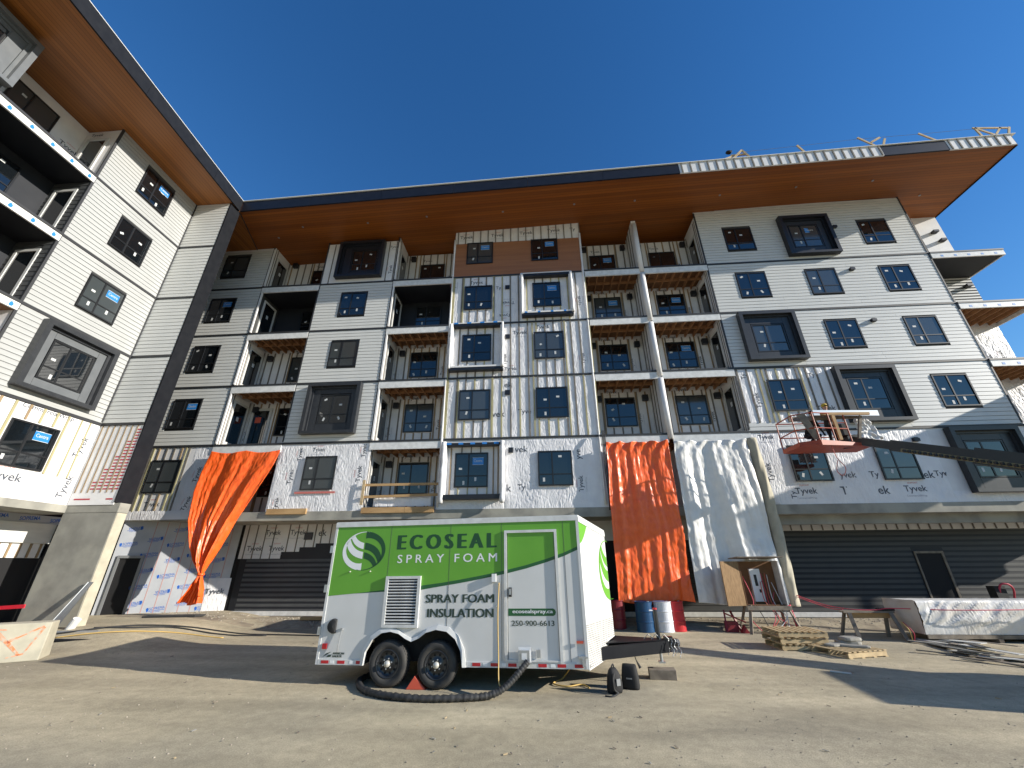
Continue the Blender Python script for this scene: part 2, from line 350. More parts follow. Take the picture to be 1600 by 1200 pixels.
# loose stones
def stones(name, n, region, r0, r1, m, label, zoff=0):
    mb = MB(); rnd = random.Random(len(name) * 7 + n)
    ico = [(0, 0, -1), (.72, -.53, -.45), (-.28, -.85, -.45), (-.89, 0, -.45), (-.28, .85, -.45), (.72, .53, -.45), (.28, -.85, .45), (-.72, -.53, .45), (-.72, .53, .45), (.28, .85, .45), (.89, 0, .45), (0, 0, 1)]
    icf = [(0, 1, 2), (1, 0, 5), (0, 2, 3), (0, 3, 4), (0, 4, 5), (1, 5, 10), (2, 1, 6), (3, 2, 7), (4, 3, 8), (5, 4, 9), (1, 10, 6), (2, 6, 7), (3, 7, 8), (4, 8, 9), (5, 9, 10), (6, 10, 11), (7, 6, 11), (8, 7, 11), (9, 8, 11), (10, 9, 11)]
    for i in range(n):
        x, y = region(rnd); r = r0 + (r1 - r0) * rnd.random() ** 2; z = ground_z(x, y) + zoff + r * .3
        a = rnd.random() * 6.28; c, s = math.cos(a) * r, math.sin(a) * r; sx, sy, sz = rnd.uniform(.7, 1.3), rnd.uniform(.6, 1), rnd.uniform(.4, .75)
        mb.add([(x + c * p[0] * sx - s * p[1] * sy, y + s * p[0] * sx + c * p[1] * sy, z + p[2] * r * sz) for p in ico], icf)
    o = mb.build(name, m, recalc=False, kind='stuff'); tag(o, label, name); return o
stones('gravel', 4200, lambda r: (r.uniform(-15.5, 18), r.triangular(16.0, 18.15, 17.2)), .012, .045, 'stone', 'loose gravel lying along the foot of the building')
def near(r):
    y = 2.2 + 12 * r.random() ** 1.6; return (r.uniform(-1.35, 1.35) * (y + 1), y)
stones('grit', 4200, near, .004, .015, 'stone', 'fine grit scattered over the paved yard')
def scraps(n):
    mb = MB(); r = random.Random(77)
    for i in range(n):
        x, y = near(r); a = r.random() * 3.14; l, w_ = r.uniform(.015, .07), r.uniform(.008, .025); z = ground_z(x, y) + .006; c, s_ = math.cos(a), math.sin(a)
        mb.add([(x + c * p * l - s_ * q * w_, y + s_ * p * l + c * q * w_, z + k * .006 + .01 * r.random() * (p > 0)) for k in (0, 1) for p, q in ((-.5, -.5), (.5, -.5), (.5, .5), (-.5, .5))], [(0, 1, 2, 3), (7, 6, 5, 4), (0, 4, 5, 1), (1, 5, 6, 2), (2, 6, 7, 3), (3, 7, 4, 0)], r.choice([0, 0, 1, 2]))
    tag(mb.build('wood_scraps', ['old_wood', 'pallet_wood', 'bag_grey'], recalc=False, kind='stuff'), 'tiny wood and paper scraps scattered over the yard', 'scraps')
scraps(260)

# ------------------------------------------------------------------ building parts
FL = [4.1, 7.07, 9.97, 12.87, 15.77]
ROOFZ = lambda x: 18.9 + .0295 * x
bld = thing('apartment_building', 'unfinished five storey building behind the trailer, grey boards and white wrap under wood eaves', 'building', (0, 16.5, 0))
wing = thing('apartment_wing', 'sunlit grey sided wing of the building along the left, with stacked balconies', 'building', (-16.6, 9.5, 0))

CACHE = {}
WZ = lambda k: 4.94 + 2.89 * (k - 1)
PLQ = {}
def shared(key, fn, mats):
    if key not in CACHE:
        me = fn(); CACHE[key] = me
        for m in (mats if isinstance(mats, (list, tuple)) else [mats]): me.materials.append(M[m])
    return CACHE[key]
def piece(name, key, fn, mats, fr, u, w, z, parent):
    me = shared((name, fr.key(), key), fn, mats)
    o = bpy.data.objects.new(name, me); COL.objects.link(o); o.parent = parent; o.location = fr.P(u, w, z) - wloc(parent); return o

def planks(fr, u0, u1, z0, z1, root_wall, holes=(), m='siding', pitch=.17, gap=.014, name='plank', seed=0):
    """holes: (u0,u1,z0,z1)"""
    n = max(1, round((z1 - z0) / pitch)); p = (z1 - z0) / n; rnd = random.Random(seed + int(u0 * 10))
    for i in range(n):
        a, b = z0 + i * p, z0 + (i + 1) * p; segs = [(u0, u1)]
        for h in holes:
            if h[2] < b - .02 and h[3] > a + .02:
                ns = []
                for s0, s1 in segs:
                    if h[1] <= s0 or h[0] >= s1: ns.append((s0, s1)); continue
                    if h[0] - s0 > .02: ns.append((s0, h[0]))
                    if s1 - h[1] > .02: ns.append((h[1], s1))
                segs = ns
        # butt joints
        out = []
        for s0, s1 in segs:
            if s1 - s0 > 4.2:
                c = round(s0 + (s1 - s0) * (.3, .62, .45)[i % 3], 2); out += [(s0, c - .003), (c + .003, s1)]
            else: out.append((s0, s1))
        for s0, s1 in out:
            PLQ.setdefault(name if root_wall.parent is None else root_wall.parent.name, []).append((s1 - s0, s0, s1, a, p, gap, fr, m, name, root_wall))
def plank_mesh(mb, s0, s1, z, p, gap):
    vs = [(s0, .004, z + gap), (s1, .004, z + gap), (s1, .026, z + gap), (s0, .026, z + gap), (s0, .004, z + p), (s1, .004, z + p), (s1, .016, z + p), (s0, .016, z + p)]
    mb.add(vs, [(0, 1, 2, 3), (7, 6, 5, 4), (0, 4, 5, 1), (1, 5, 6, 2), (2, 6, 7, 3), (3, 7, 4, 0)])
def flush_planks(limit=290):
    for key, L in PLQ.items():
        L.sort(key=lambda t: -t[0]); rest = {}
        for i, (ln, s0, s1, a, p, gap, fr, m, name, rw) in enumerate(L):
            if i < limit:
                def fn():
                    mb = MB(fr, True); plank_mesh(mb, 0, s1 - s0, 0, p, gap); return mb.mesh('plank')
                piece(name, (round(s1 - s0, 3), round(p, 4), m, gap), fn, m, fr, s0, 0, a, rw)
            else:
                rest.setdefault(m, []).append((fr, s0, s1, a, p, gap, rw))
        for m, R_ in rest.items():
            root = R_[0][6].parent; mb = MB()
            for fr, s0, s1, a, p, gap, rw in R_: mb.T = fr.P; plank_mesh(mb, s0, s1, a, p, gap)
            mb.build('short_planks', m, root, kind='stuff')

def wall(fr, u0, u1, z0, z1, m, root, name='wall', label=None, depth=.02, holes=()):
    mb = MB(fr); mb.box(u0, u1, -.001 - depth, .002, z0, z1)
    return mb.build(name, m, root, label=label)

WW, WH = 1.4, 1.43
SGN = {}
def window(fr, u, z, root, v=0, sign=False, w=0.0, ww=WW, wh=WH, flip=False, frame_m='frame', prot=.05):
    MU = .42 * ww if not flip else .62 * ww; TZ = .36 * wh * .9; t = .055
    def fn():
        mb = MB(fr, True)
        mb.box(0, ww, 0, prot, 0, t); mb.box(0, ww, 0, prot, wh - t, wh); mb.box(0, t, 0, prot, t, wh - t); mb.box(ww - t, ww, 0, prot, t, wh - t)
        mb.box(MU - t * .5, MU + t * .5, 0, prot - .008, t, wh - t); mb.box(t, MU - t * .5, 0, prot - .012, TZ - t * .4, TZ + t * .4); mb.box(MU + t * .5, ww - t, 0, prot - .012, TZ - t * .4, TZ + t * .4)
        return mb.mesh('window')
    o = piece('window', (ww, wh, flip, prot, frame_m), fn, frame_m, fr, u, w, z, root)
    cells = [(t, MU - t / 2, t, TZ - t * .4), (MU + t / 2, ww - t, t, TZ - t * .4), (t, MU - t / 2, TZ + t * .4, wh - t), (MU + t / 2, ww - t, TZ + t * .4, wh - t)]
    for i, c in enumerate(cells):
        def pf(c=c):
            mb = MB(fr, True); mb.box(c[0], c[1], .002, .012, c[2], c[3]); return mb.mesh('pane')
        p = piece('pane', (ww, wh, flip, i, v % 4 == 1), pf, 'glass_reflect_pale' if v % 4 == 1 else 'glass', fr, u, w, z, o)
        pr = random.Random(int(abs(u) * 31 + z * 17) + (i % 2) * 5); p.location += fr.D(0, .009, 0); p.rotation_euler = (pr.uniform(-.006, .006), pr.uniform(-.006, .006), pr.uniform(-.007, .007))
    rnd = random.Random(v)
    def sf():
        mb = MB(fr, True)
        for i, c in enumerate(cells):
            if rnd.random() < .12 or c[1] - c[0] < .3: continue
            cu = c[0] + (c[1] - c[0]) * rnd.uniform(.3, .7); cz = c[2] + (c[3] - c[2]) * rnd.uniform(.3, .8)
            sw, sh = (.14, .085) if i > 1 else (.085, .16); a = rnd.choice([0, 0, 0, .5, -.3]); ca, sa = math.cos(a), math.sin(a)
            mb.poly([(cu + x * ca - y * sa, .0135, cz + x * sa + y * ca) for x, y in ((-sw / 2, -sh / 2), (sw / 2, -sh / 2), (sw / 2, sh / 2), (-sw / 2, sh / 2))])
        if not mb.v: mb.box(.1, .2, .0125, .0135, .2, .3)
        return mb.mesh('sticker')
    piece('sticker', (ww, wh, flip, v), sf, 'sticker', fr, u, w + .013, z, o)['kind'] = 'stuff'
    if sign:
        def gf():
            mb = MB(fr, True); a, b = MU + .16, MU + .16 + .46; mb.box(a, b, .0125, .016, wh - .5, wh - .22); mb.box(a, b, .0125, .0155, wh - .515, wh - .5, 1); mb.box(a, b, .0125, .0155, wh - .22, wh - .205, 1)
            add_text(mb, 'Centra', (a + .05) if fr.U.x + fr.U.y > 0 else b - .05, wh - .40, 0, .0175, h=.12, width=.36, mi=1, bold=.01)
            return mb.mesh('sign')
        g = piece('sign', (ww, wh, flip), gf, ['sign_blue', 'sticker'], fr, u, w + .013, z, o); g['label'] = 'blue window maker sign with white script'
    return o

def battens(fr, us, z0, z1, parent, m='batten', bw=.065, d0=.004, d1=.03):
    for u in us:
        mm = m if isinstance(m, str) else random.choice(m)
        zz0, zz1 = (z0, z1)
        def fn(h=zz1 - zz0):
            mb = MB(fr, True); mb.box(-bw / 2, bw / 2, d0, d1, 0, h); return mb.mesh('batten')
        piece('batten', (round(zz1 - zz0, 3), mm, bw, d1), fn, mm, fr, u, 0, zz0, parent)
def wall_battens(fr, u0, u1, z0, z1, parent, holes, step=.41, m=('batten_grey', 'batten_grey', 'batten_green'), d0=.004, d1=.03, edge_m='batten_green'):
    u = u0 + .12
    while u < u1 - .05:
        segs = [(z0, z1)]
        for h in holes:
            if h[0] - .03 < u < h[1] + .03:
                ns = []
                for a, b in segs:
                    if h[2] - a > .12: ns.append((a, h[2] - .03))
                    if b - h[3] > .12: ns.append((h[3] + .03, b))
                segs = ns
        for a, b in segs: battens(fr, [u], a, b, parent, m, d0=d0, d1=d1)
        u += step
    for h in holes:
        battens(fr, [h[0] - .07, h[1] + .07], z0, z1, parent, edge_m, .06, d0=d0, d1=d1 + .004)

def wrinkle(u, z, s, amp):
    p = Vector((u * 1.8 + z * 1.0, z * 1.4 - u * .7, s)); wv = 1.3 * noise.noise(p * .8)
    q = Vector((p.x * 3.4 + wv, p.y * 1.5 + wv, s * 1.7))
    m = .5 + 1.1 * noise.noise(Vector((u * .9, z * .9, s + 3)))
    a = 1 - abs(noise.noise(q * 2.0)) * 3.4; b = 1 - abs(noise.noise(Vector((q.x * .8 + 9, q.y * 3.6, s)) * 2.2)) * 3.2
    c = noise.noise(p * .9)
    return amp * max(.25, min(1, m)) * (.55 * max(a, -.2) + .4 * max(b, -.2)) + amp * .8 * c
SHEETS = []
def sheet_w(fr, u, z, default):
    for f2, a, b, c, d, seed, amp, base in reversed(SHEETS):
        if f2 is fr and a <= u <= b and c - .1 <= z <= d: return base + max(.0, .5 * amp + wrinkle(u, z, seed, amp)) + .004
    return default
def wrap_sheet(fr, u0, u1, z0, z1, parent, seed, amp=.016, step=.034, base=.004, name='house_wrap', m='tyvek_loose', bottom=None, ev=0, label=None):
    SHEETS.append((fr, u0, u1, z0, z1, seed, amp, base))
    nu = max(2, int((u1 - u0) / step)); nz_ = max(2, int((z1 - z0) / step)); mb = MB(fr); vs = []
    for j in range(nz_ + 1):
        for i in range(nu + 1):
            u = u0 + (u1 - u0) * i / nu; t = j / nz_
            zb = z0 + (bottom(u) if bottom else 0); z = zb + (z1 - zb) * t
            e = min(1, min(i, nu - i) / 3, (nz_ - j) / 3)
            vs.append((u, base + max(0, e) * max(.0, .5 * amp + wrinkle(u, z, seed, amp)), z))
    k = nu + 1
    mb.add(vs, [(j * k + i, j * k + i + 1, (j + 1) * k + i + 1, (j + 1) * k + i) for j in range(nz_) for i in range(nu)])
    return mb.build(name, m, parent, smooth=True, recalc=False, label=label)

def lettering(fr, items, parent, w=.006, m=('print', 'red_print', 'print_faint')):
    """items: (u,z,height,rot)"""
    mb = MB(fr)
    for it in items:
        u, z, h, rot = it[:4]; s = it[4] if len(it) > 4 else 'Tyvek'
        add_text(mb, s, u, z, 0, w, h=h, rot=rot, bold=.012)
        if s == 'Tyvek':
            du, dz = math.sin(rot) * h * .45, -math.cos(rot) * h * .45
            add_text(mb, 'CommercialWrap', u + du, z + dz, 0, w, h=h * .3, rot=rot, mi=2)
            add_text(mb, 'DUPONT', u - du * 2.7 + .2 * math.cos(rot), z - dz * 2.7 + .2 * math.sin(rot), 0, w, h=h * .2, rot=rot, mi=1)
    for i, v in enumerate(mb.v):
        v = Vector(v) - fr.O; u_, w_ = v.dot(fr.U), v.dot(fr.N); w2 = sheet_w(fr, u_, v.z, w); mb.v[i] = tuple(fr.P(u_, w2, v.z))
    mb.build('lettering', list(m), parent, kind='stuff')

# --- building mass
mb = MB(); mb.box(-18.1, 19.07, 18.02, 27, 4.1, 18.2); mb.box(19.07, 22.28, 18.16, 27, 0, 18.9)
mb.box(-18.1, 19.07, 18.22, 27, 0, 4.1)
for a, b in ((-18.05, -14.5), (-11.38, -7.33), (-4.2, 2.5), (8.6, 19.07)): mb.box(a, b, 16.52, 18.02, 4.1, 18.45 if a < 0 else 18.9)
mb.box(-18.1, -4, 18.02, 27, 18.2, 18.35)
mb.build('core_wall', 'tyvek', bld)
# roof
roof_pts = [(-14.75, 13.93), (22.36, 13.93), (22.36, 27.5), (-30, 27.5), (-30, 18.5), (-16.2, 18.5)]
rz = lambda x, y: ROOFZ(max(x, -16)); 
mb = MB(); mb.slab(roof_pts, lambda x, y: rz(x, y), lambda x, y: rz(x, y) + .56); roof = mb.build('roof', 'soffit_x', bld)
mb = MB()
mb.slab([(-14.75, 13.80), (22.5, 13.80), (22.5, 27.6), (22.365, 27.6), (22.365, 13.925), (-14.75, 13.925)], lambda x, y: rz(x, y) + .6, lambda x, y: rz(x, y) + .625)
mb.build('roof_edge', 'light_metal', roof)
mb = MB(); mb.slab([(22.365, 13.93), (22.42, 13.93), (22.42, 27.5), (22.365, 27.5)], lambda x, y: rz(x, y) - .04, lambda x, y: rz(x, y) + .58); mb.build('fascia_panel', 'charcoal', roof)
def fascia(x0, x1, m, name='fascia_panel', proud=0):
    mb = MB(); mb.slab([(x0 + .006, 13.86 - proud), (x1 - .006, 13.86 - proud), (x1 - .006, 13.925), (x0 + .006, 13.925)], lambda x, y: rz(x, y) - .03, lambda x, y: rz(x, y) + .59); return mb.build(name, m, roof)
xsf = [-14.75 + 3.65 * i for i in range(7)]
for a, b in zip(xsf[:-1], xsf[1:]): fascia(a, b, 'fascia_dark')
fascia(16.5, 19.4, 'fascia_dark')
for a, b in ((7.15, 16.5), (19.4, 22.3)):
    hw = fascia(a, b, 'tyvek', 'house_wrap'); mb = MB(); 
    u = a + .1
    while u < b:
        mb = MB(); mb.slab([(u, 13.83), (u + .06, 13.83), (u + .06, 13.858), (u, 13.858)], lambda x, y: rz(x, y) - .02, lambda x, y: rz(x, y) + .58); mb.build('batten', 'batten_grey', roof); u += .415
# soffit pot lights
for i, (px, py) in enumerate([(-12.2, 15.2), (-8.7, 15.3), (-5.5, 15.2), (-1.5, 15.3), (2.2, 15.2), (5.3, 15.3), (9.6, 15.4), (13.3, 15.3), (17, 15.3), (20.2, 16.5), (-13.9, 15.8)]):
    mb = MB(); mb.lathe([(.055, -.012), (.055, .005)], (px, py, rz(px, py) - .002), n=10); mb.build('soffit_light', 'steel_grey', roof)

# storey trim lines and slabs
BLK = dict(L=(-17.9, -14.5), B=(-11.38, -7.33), C=(-4.2, 2.5), R=(8.6, 19.07))
for k, (a, b) in BLK.items():
    for z in FL[1:]:
        mb = MB(MAIN); mb.box(a, b, .003, .045, z - .13, z - .05); mb.build('storey_trim', 'trim', bld)
for a, b in ((-14.5, -11.38), (-7.33, -4.2), (2.5, 5.3), (5.53, 8.6)):
    for i, z in enumerate(FL[1:]):
        left = a < 0; dark = left and z > 15
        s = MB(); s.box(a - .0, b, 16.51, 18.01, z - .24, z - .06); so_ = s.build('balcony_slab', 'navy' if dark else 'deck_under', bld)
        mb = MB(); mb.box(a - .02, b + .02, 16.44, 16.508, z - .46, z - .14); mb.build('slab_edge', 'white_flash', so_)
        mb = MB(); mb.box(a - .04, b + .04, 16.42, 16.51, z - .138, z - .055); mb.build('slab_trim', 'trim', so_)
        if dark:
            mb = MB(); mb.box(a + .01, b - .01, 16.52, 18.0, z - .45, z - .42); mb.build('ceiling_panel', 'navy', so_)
        else:
            u = a + .28
            while u < b - .1:
                def jf():
                    m_ = MB(WORLD, True); m_.box(0, .045, 0, 1.48, 0, .2); return m_.mesh('joist')
                piece('joist', 'j', jf, 'joist', WORLD, u, 16.515, z - .44, so_); u += .41
            mb = MB(); mb.box(a + .02, b - .02, 17.2, 17.235, z - .43, z - .26); mb.build('blocking', 'joist', so_)
mb = MB(); mb.box(5.3, 5.53, 16.5, 18.0, 7.0, 18.9); mb.build('partition', 'tyvek', bld)
for z0, z1 in zip(FL[1:], FL[2:] + [19.06]):
    pw = MB(); pw.tube([(5.415, 16.47, z0 - .3), (5.415, 16.47, z1 - .45)], .13, 12); pw.build('partition_wrap', 'tyvek', bld, smooth=True)
    for y in (16.9, 17.3, 17.7):
        m_ = MB(); m_.box(5.27, 5.297, y, y + .06, z0, z1 - .2); m_.build('batten', 'batten_grey', bld)
# corner trims
for x in (-14.5, -11.38, -7.33, -4.2, 2.5, 8.6, 19.07):
    if x in (2.5, -4.2): continue
    s = -1 if x in (-14.5, -7.33, 19.07) else 1
    z0 = 7.07; z1 = ROOFZ(x) - .01
    mb = MB(MAIN); a, b = sorted((x - .0 * s, x + .06 * s)); mb.box(a, b, .003, .04, z0, z1); mb.build('corner_trim', 'trim', bld)

wins_log = []
def siding_storey(blk, k, wins=(), box=None, root=bld, fr=MAIN, u0=None, u1=None, m='siding'):
    a, b = BLK[blk] if blk else (u0, u1)
    if u0 is not None: a, b = u0, u1
    z0 = FL[k - 1] - .04; z1 = (FL[k] - .14) if k < 5 else (18.3 if blk != 'R' else 19.4)
    if blk == 'L': z1 = min(z1, 18.25)
    wl = MB(fr); wl.box(a, b, -.015, .002, z0, z1); wl = wl.build('siding_wall', 'lap_shade', root)
    holes = [(u - .02, u + WW + .02, WZ(k) - .02, WZ(k) + WH + .02) for u in wins]
    if box: holes.append((box[0] + .1, box[1] - .1, box[2] + .1, box[3] - .1))
    planks(fr, a, b, z0, z1, wl, holes, m, seed=k)
    return wl
def add_windows(fr, k, us, root, signs=()):
    for u in us:
        window(fr, u, WZ(k), root, v=int(abs(u * 10)) % 5 + k * 3 % 4, sign=(u in signs), w=.002)

def bump_box(fr, u0, u1, z0, z1, win_u, win_z, root, depth=.3, m='box_metal', back='box_panel', t=.16, label=None, sign=False, seam=None, flare=.1):
    mb = MB(fr)
    mb.box(u0, u1, .03, depth, z1 - t, z1); mb.box(u0, u1, .03, depth, z0, z0 + t * .8)
    mb.box(u0, u0 + t, .03, depth - .002, z0 + t * .8, z1 - t); mb.box(u1 - t, u1, .03, depth - .002, z0 + t * .8, z1 - t)
    # inner step
    s = .09
    mb.box(u0 + t, u1 - t, .03, depth * .5, z1 - t - s, z1 - t); mb.box(u0 + t, u0 + t + s, .03, depth * .5, z0 + t * .8, z1 - t - s); mb.box(u1 - t - s, u1 - t, .03, depth * .5, z0 + t * .8, z1 - t - s)
    o = mb.build('window_box', m, root, label=label, bevel=0)
    ia, ib, ja, jb = u0 + t, u1 - t, z0 + t * .8, z1 - t
    wa, wb, wc, wd = win_u - .02, win_u + WW + .02, win_z - .02, win_z + WH + .02
    for (a, b, c, d) in ((ia, wa - .008, ja, jb), (wb + .008, ib, ja, jb), (wa, wb, wd, jb), (wa, wb, ja, wc)):
        if b - a > .03 and d - c > .03:
            p = MB(fr); p.box(a, b, .03, .09, c, d); p.build('panel', back, o)
    return o

# Left block L
for k in (2, 3, 4, 5): siding_storey('L', k, [-17.2]); add_windows(MAIN, k, [-17.2], bld, signs=[-17.2] if k in (2, 4) else [])
wl = wall(MAIN, -17.9, -14.5, 4.1, 6.93, 'tyvek', bld, 'wrapped_wall')
wall_battens(MAIN, -17.9, -15.3, 4.15, 6.93, wl, [(-17.25, -15.85, WZ(1), WZ(1) + WH)], step=.36, m=('batten_grey', 'batten_green', 'batten'))
add_windows(MAIN, 1, [-17.2], bld)
wrap_sheet(MAIN, -15.35, -14.42, 4.12, 6.93, wl, 3.3, bottom=lambda u: -.02 - .25 * max(0, u + 15), amp=0.011)
lettering(MAIN, [(-14.8, 5.35, .26, 1.45), (-14.95, 4.15, .24, 1.3)], wl, .006); lettering(MAIN, [(-16.9, 4.3, .27, .03)], wl, .006)
wf = wrap_sheet(MAIN, -17.9, -14.6, 3.84, 4.2, wl, 9.1, amp=0.017, base=.03)
# Block B
for k in (2, 3, 4):
    ws = [-10.05] if k != 2 else []
    bx = (-10.58, -8.08, 7.35, 9.8) if k == 2 else None
    siding_storey('B', k, ws, bx); add_windows(MAIN, k, ws, bld)
bump_box(MAIN, -10.58, -8.08, 7.35, 9.78, -9.98, 7.84, bld, back='box_metal', label='dark grey projecting window surround'); window(MAIN, -9.98, 7.82, bld, v=3, w=.04)
wl = wall(MAIN, -11.38, -7.33, 15.66, 18.45, 'tyvek', bld, 'wrapped_wall')
bump_box(MAIN, -10.55, -8.05, 15.95, 18.35, -9.85, 16.42, bld, m='box_black', back='box_black', label='black projecting window surround'); window(MAIN, -9.85, 16.42, bld, v=2, w=.04)
battens(MAIN, [-10.95, -7.85, -7.45], 15.75, 18.4, wl, 'batten_grey', .045); lettering(MAIN, [(-7.5, 16.2, .22, 1.57), (-7.85, 17.9, .22, 0)], wl, .006)
wl = wall(MAIN, -11.38, -7.33, 4.1, 6.93, 'tyvek', bld, 'wrapped_wall')
wrap_sheet(MAIN, -11.42, -7.28, 4.0, 6.95, wl, 5.5, amp=0.017, bottom=lambda u: .04 * math.sin(u * 2.1) - .05 + .1 * max(0, u + 7.8) * 2)
window(MAIN, -10.1, WZ(1), bld, v=1, w=.045)
lettering(MAIN, [(-10.5, 5.2, .26, 1.57), (-7.5, 5.25, .26, 1.57), (-9.9, 6.55, .22, 0), (-10.3, 6.2, .22, 1.57), (-7.45, 6.3, .22, 1.57), (-10.9, 4.15, .2, 1.57)], wl, .006)
mb = MB(MAIN); mb.box(-10.3, -8.55, .06, .066, WZ(1) - .14, WZ(1) - .06)
mb.build('tape', 'red_print', wl)
# Block C
WC = [-3.53, -.1]
# k5 wood panel
wl = MB(MAIN); wl.box(-4.2, 2.5, -.01, .03, 15.7, 17.93); wl = wl.build('wood_cladding', 'wood_panel', bld, label='brown wood look cladding panel')
wt = wall(MAIN, -4.2, 2.5, 17.93, 19.0, 'tyvek', bld, 'wrapped_wall'); battens(MAIN, [-4.05 + .41 * i for i in range(17)], 17.94, 18.98, wt, 'batten_grey', .05)
lettering(MAIN, [(-3.95, 18.25, .27, 0), (-2.25, 18.28, .27, 0), (-.7, 18.33, .27, 0), (.8, 18.4, .27, 0), (2.0, 18.4, .27, 0, 'Ty')], wt, .006)
for u in WC: window(MAIN, u, WZ(5), bld, v=int(u + 9), sign=True, w=.03)
for k in (4, 3, 2):
    z0, z1 = FL[k - 1] - .05, FL[k] - .14
    wl = wall(MAIN, -4.2, 2.5, z0, z1, 'tyvek', bld, 'wrapped_wall')
    bxs = {4: (-.64, 1.85, 12.98, 15.47), 3: (-4.06, -1.55, 10.17, 12.65), 2: None}[k]
    holes = [(u, u + WW, WZ(k), WZ(k) + WH) for u in WC]
    if bxs: holes = [h for h in holes if not (bxs[0] < h[0] + .5 < bxs[1])] + [(bxs[0] - .03, bxs[1] + .03, bxs[2], bxs[3])]
    wrap_sheet(MAIN, -4.2, 2.5, z0 + .02, z1 - .02, wl, k * 3.1, amp=0.013)
    wall_battens(MAIN, -4.2, 2.45, z0, z1, wl, holes[:1] if k != 2 else holes, d0=.02, d1=.042)
    lettering(MAIN, {4: [(-3.3, 15.15 - .0, .26, 0), (-1.95, 14.75, .24, 0, 'Ty'), (-1.0, 14.1, .24, 3.14), (-4.0, 14.9, .22, 1.57), (-1.2, 13.35, .22, 3.14), (2.3, 13.6, .22, 1.57)],
                     3: [(.0, 12.3, .26, 0), (-1.1, 12.05, .26, 0), (-1.35, 10.5, .22, 1.57), (-1.5, 10.15, .22, 0), (2.25, 10.4, .22, 1.57)],
                     2: [(-1.5, 9.35, .26, 0, 'ek'), (-2.05, 7.95, .28, 0, 'vek'), (-.9, 8.0, .28, 0, 'Tyve'), (-4.05, 7.5, .24, 1.5), (-4.0, 9.0, .22, 1.5)]}[k], wl, .006)
    for u in WC:
        inb = bxs and bxs[0] < u + .5 < bxs[1]
        window(MAIN, u, WZ(k), bld, v=int(u + 7) + k, sign=bool(inb and k == 4), w=.045)
    if bxs:
        bb = MB(MAIN); a, b, c, d = bxs
        for (p, q, r, s, mi) in ((a, b, c, c + .13, 1), (a, b, d - .13, d, 1), (a, a + .12, c + .13, d - .13, 0), (b - .12, b, c + .13, d - .13, 0)): bb.box(p, q, .03, .3, r, s, mi)
        ob = bb.build('window_box', ['tyvek', 'box_black'], bld, label='window surround still wrapped in white house wrap')
        e = MB(MAIN)
        for (p, q, r, s) in ((a + .02, b - .02, d - .0, d + .05), (a - .0, b, c + .13, c + .21)): e.box(p, q, .2, .315, r, s)
        e.build('wrap_edge', 'tyvek', ob)
        for side in (a + .02, b - .02):
            wr = MB(); n = 14; pts = [(side, 16.5 - .3 + random.uniform(-.02, .02), c + .1 + (d - c - .1) * i / n) for i in range(n + 1)]
            wr.tube(pts, [.07 + random.uniform(-.025, .025) for _ in pts], 8); wr.build('wrap_roll', 'tyvek', ob, smooth=True)
        tp = MB(MAIN); n = 7
        for i in range(n):
            u_ = a + .15 + (b - a - .3) * i / n
            if i % 2 == 0: tp.box(u_, u_ + .2, .3, .3185, d - .01, d + .07) if k == 3 else tp.box(u_, u_ + .12, .3, .3185, c + .13, c + .21)
        tp.build('tape', 'blue_tape', ob)
    # vent opening
    v = MB(MAIN); v.box(-1.35 - .12, -1.35 + .1, .03, .075, FL[k - 1] + 1.9, FL[k - 1] + 2.13); v.build('vent', 'box_black', bld)
# C k1
wl = wall(MAIN, -4.2, 2.5, 4.1, 6.93, 'tyvek', bld, 'wrapped_wall')
wrap_sheet(MAIN, -1.5, 2.75, 4.02, 6.95, wl, 12.7, amp=0.019, bottom=lambda u: -.1 + .05 * math.sin(u * 2))
wrap_sheet(MAIN, -4.25, -1.5, 3.9, 4.55, wl, 14.7, amp=0.019, bottom=lambda u: -.02 + .05 * math.sin(u * 2))
window(MAIN, -3.57, WZ(1), bld, v=2, sign=True, w=.01); window(MAIN, -.1, WZ(1), bld, v=4, w=.05)
battens(MAIN, [-4.0, -3.75, -1.95, -1.75], 4.6, 6.6, wl, 'batten', .05); battens(MAIN, [-3.3, -2.9, -2.5], 6.38, 6.7, wl, 'batten_grey', .045); battens(MAIN, [-3.4, -3.0, -2.6, -2.2], 4.55, 4.93, wl, 'batten_green', .045)
lettering(MAIN, [(-1.05, 6.35, .27, 0, 'vek'), (-.95, 4.75, .28, 0, 'Ty'), (-1.4, 4.75, .28, 0, 'k'), (1.75, 4.7, .24, 1.57), (1.75, 6.0, .22, 1.57, 'yve')], wl, .006)
ob = MB(MAIN); ob.box(-4.1, -3.9, .03, .3, 4.62, 6.62); ob.box(-1.68, -1.48, .03, .3, 4.62, 6.62); ob.box(-4.05, -1.55, .03, .32, 6.62, 6.74, 1); ob.box(-4.05, -1.55, .03, .32, 4.44, 4.62, 1)
ob = ob.build('window_box', ['tyvek', 'box_black'], bld, label='lowest window surround wrapped in white with black top and sill')
for x in (-4.02, -1.56):
    wr = MB(); pts = [(x, 16.2 + random.uniform(-.02, .02), 4.3 + 2.5 * i / 14) for i in range(15)]; wr.tube(pts, [.1 + random.uniform(-.03, .03) for _ in pts], 8); wr.build('wrap_roll', 'tyvek', ob, smooth=True)
tp = MB(MAIN)
for i in range(5): tp.box(-3.9 + i * .5, -3.7 + i * .5, .32, .326, 6.66, 6.75)
tp.build('tape', 'blue_tape', ob)
v = MB(MAIN); v.box(-1.32, -1.12, .03, .1, 6.33, 6.55); v.build('vent', 'box_black', bld)

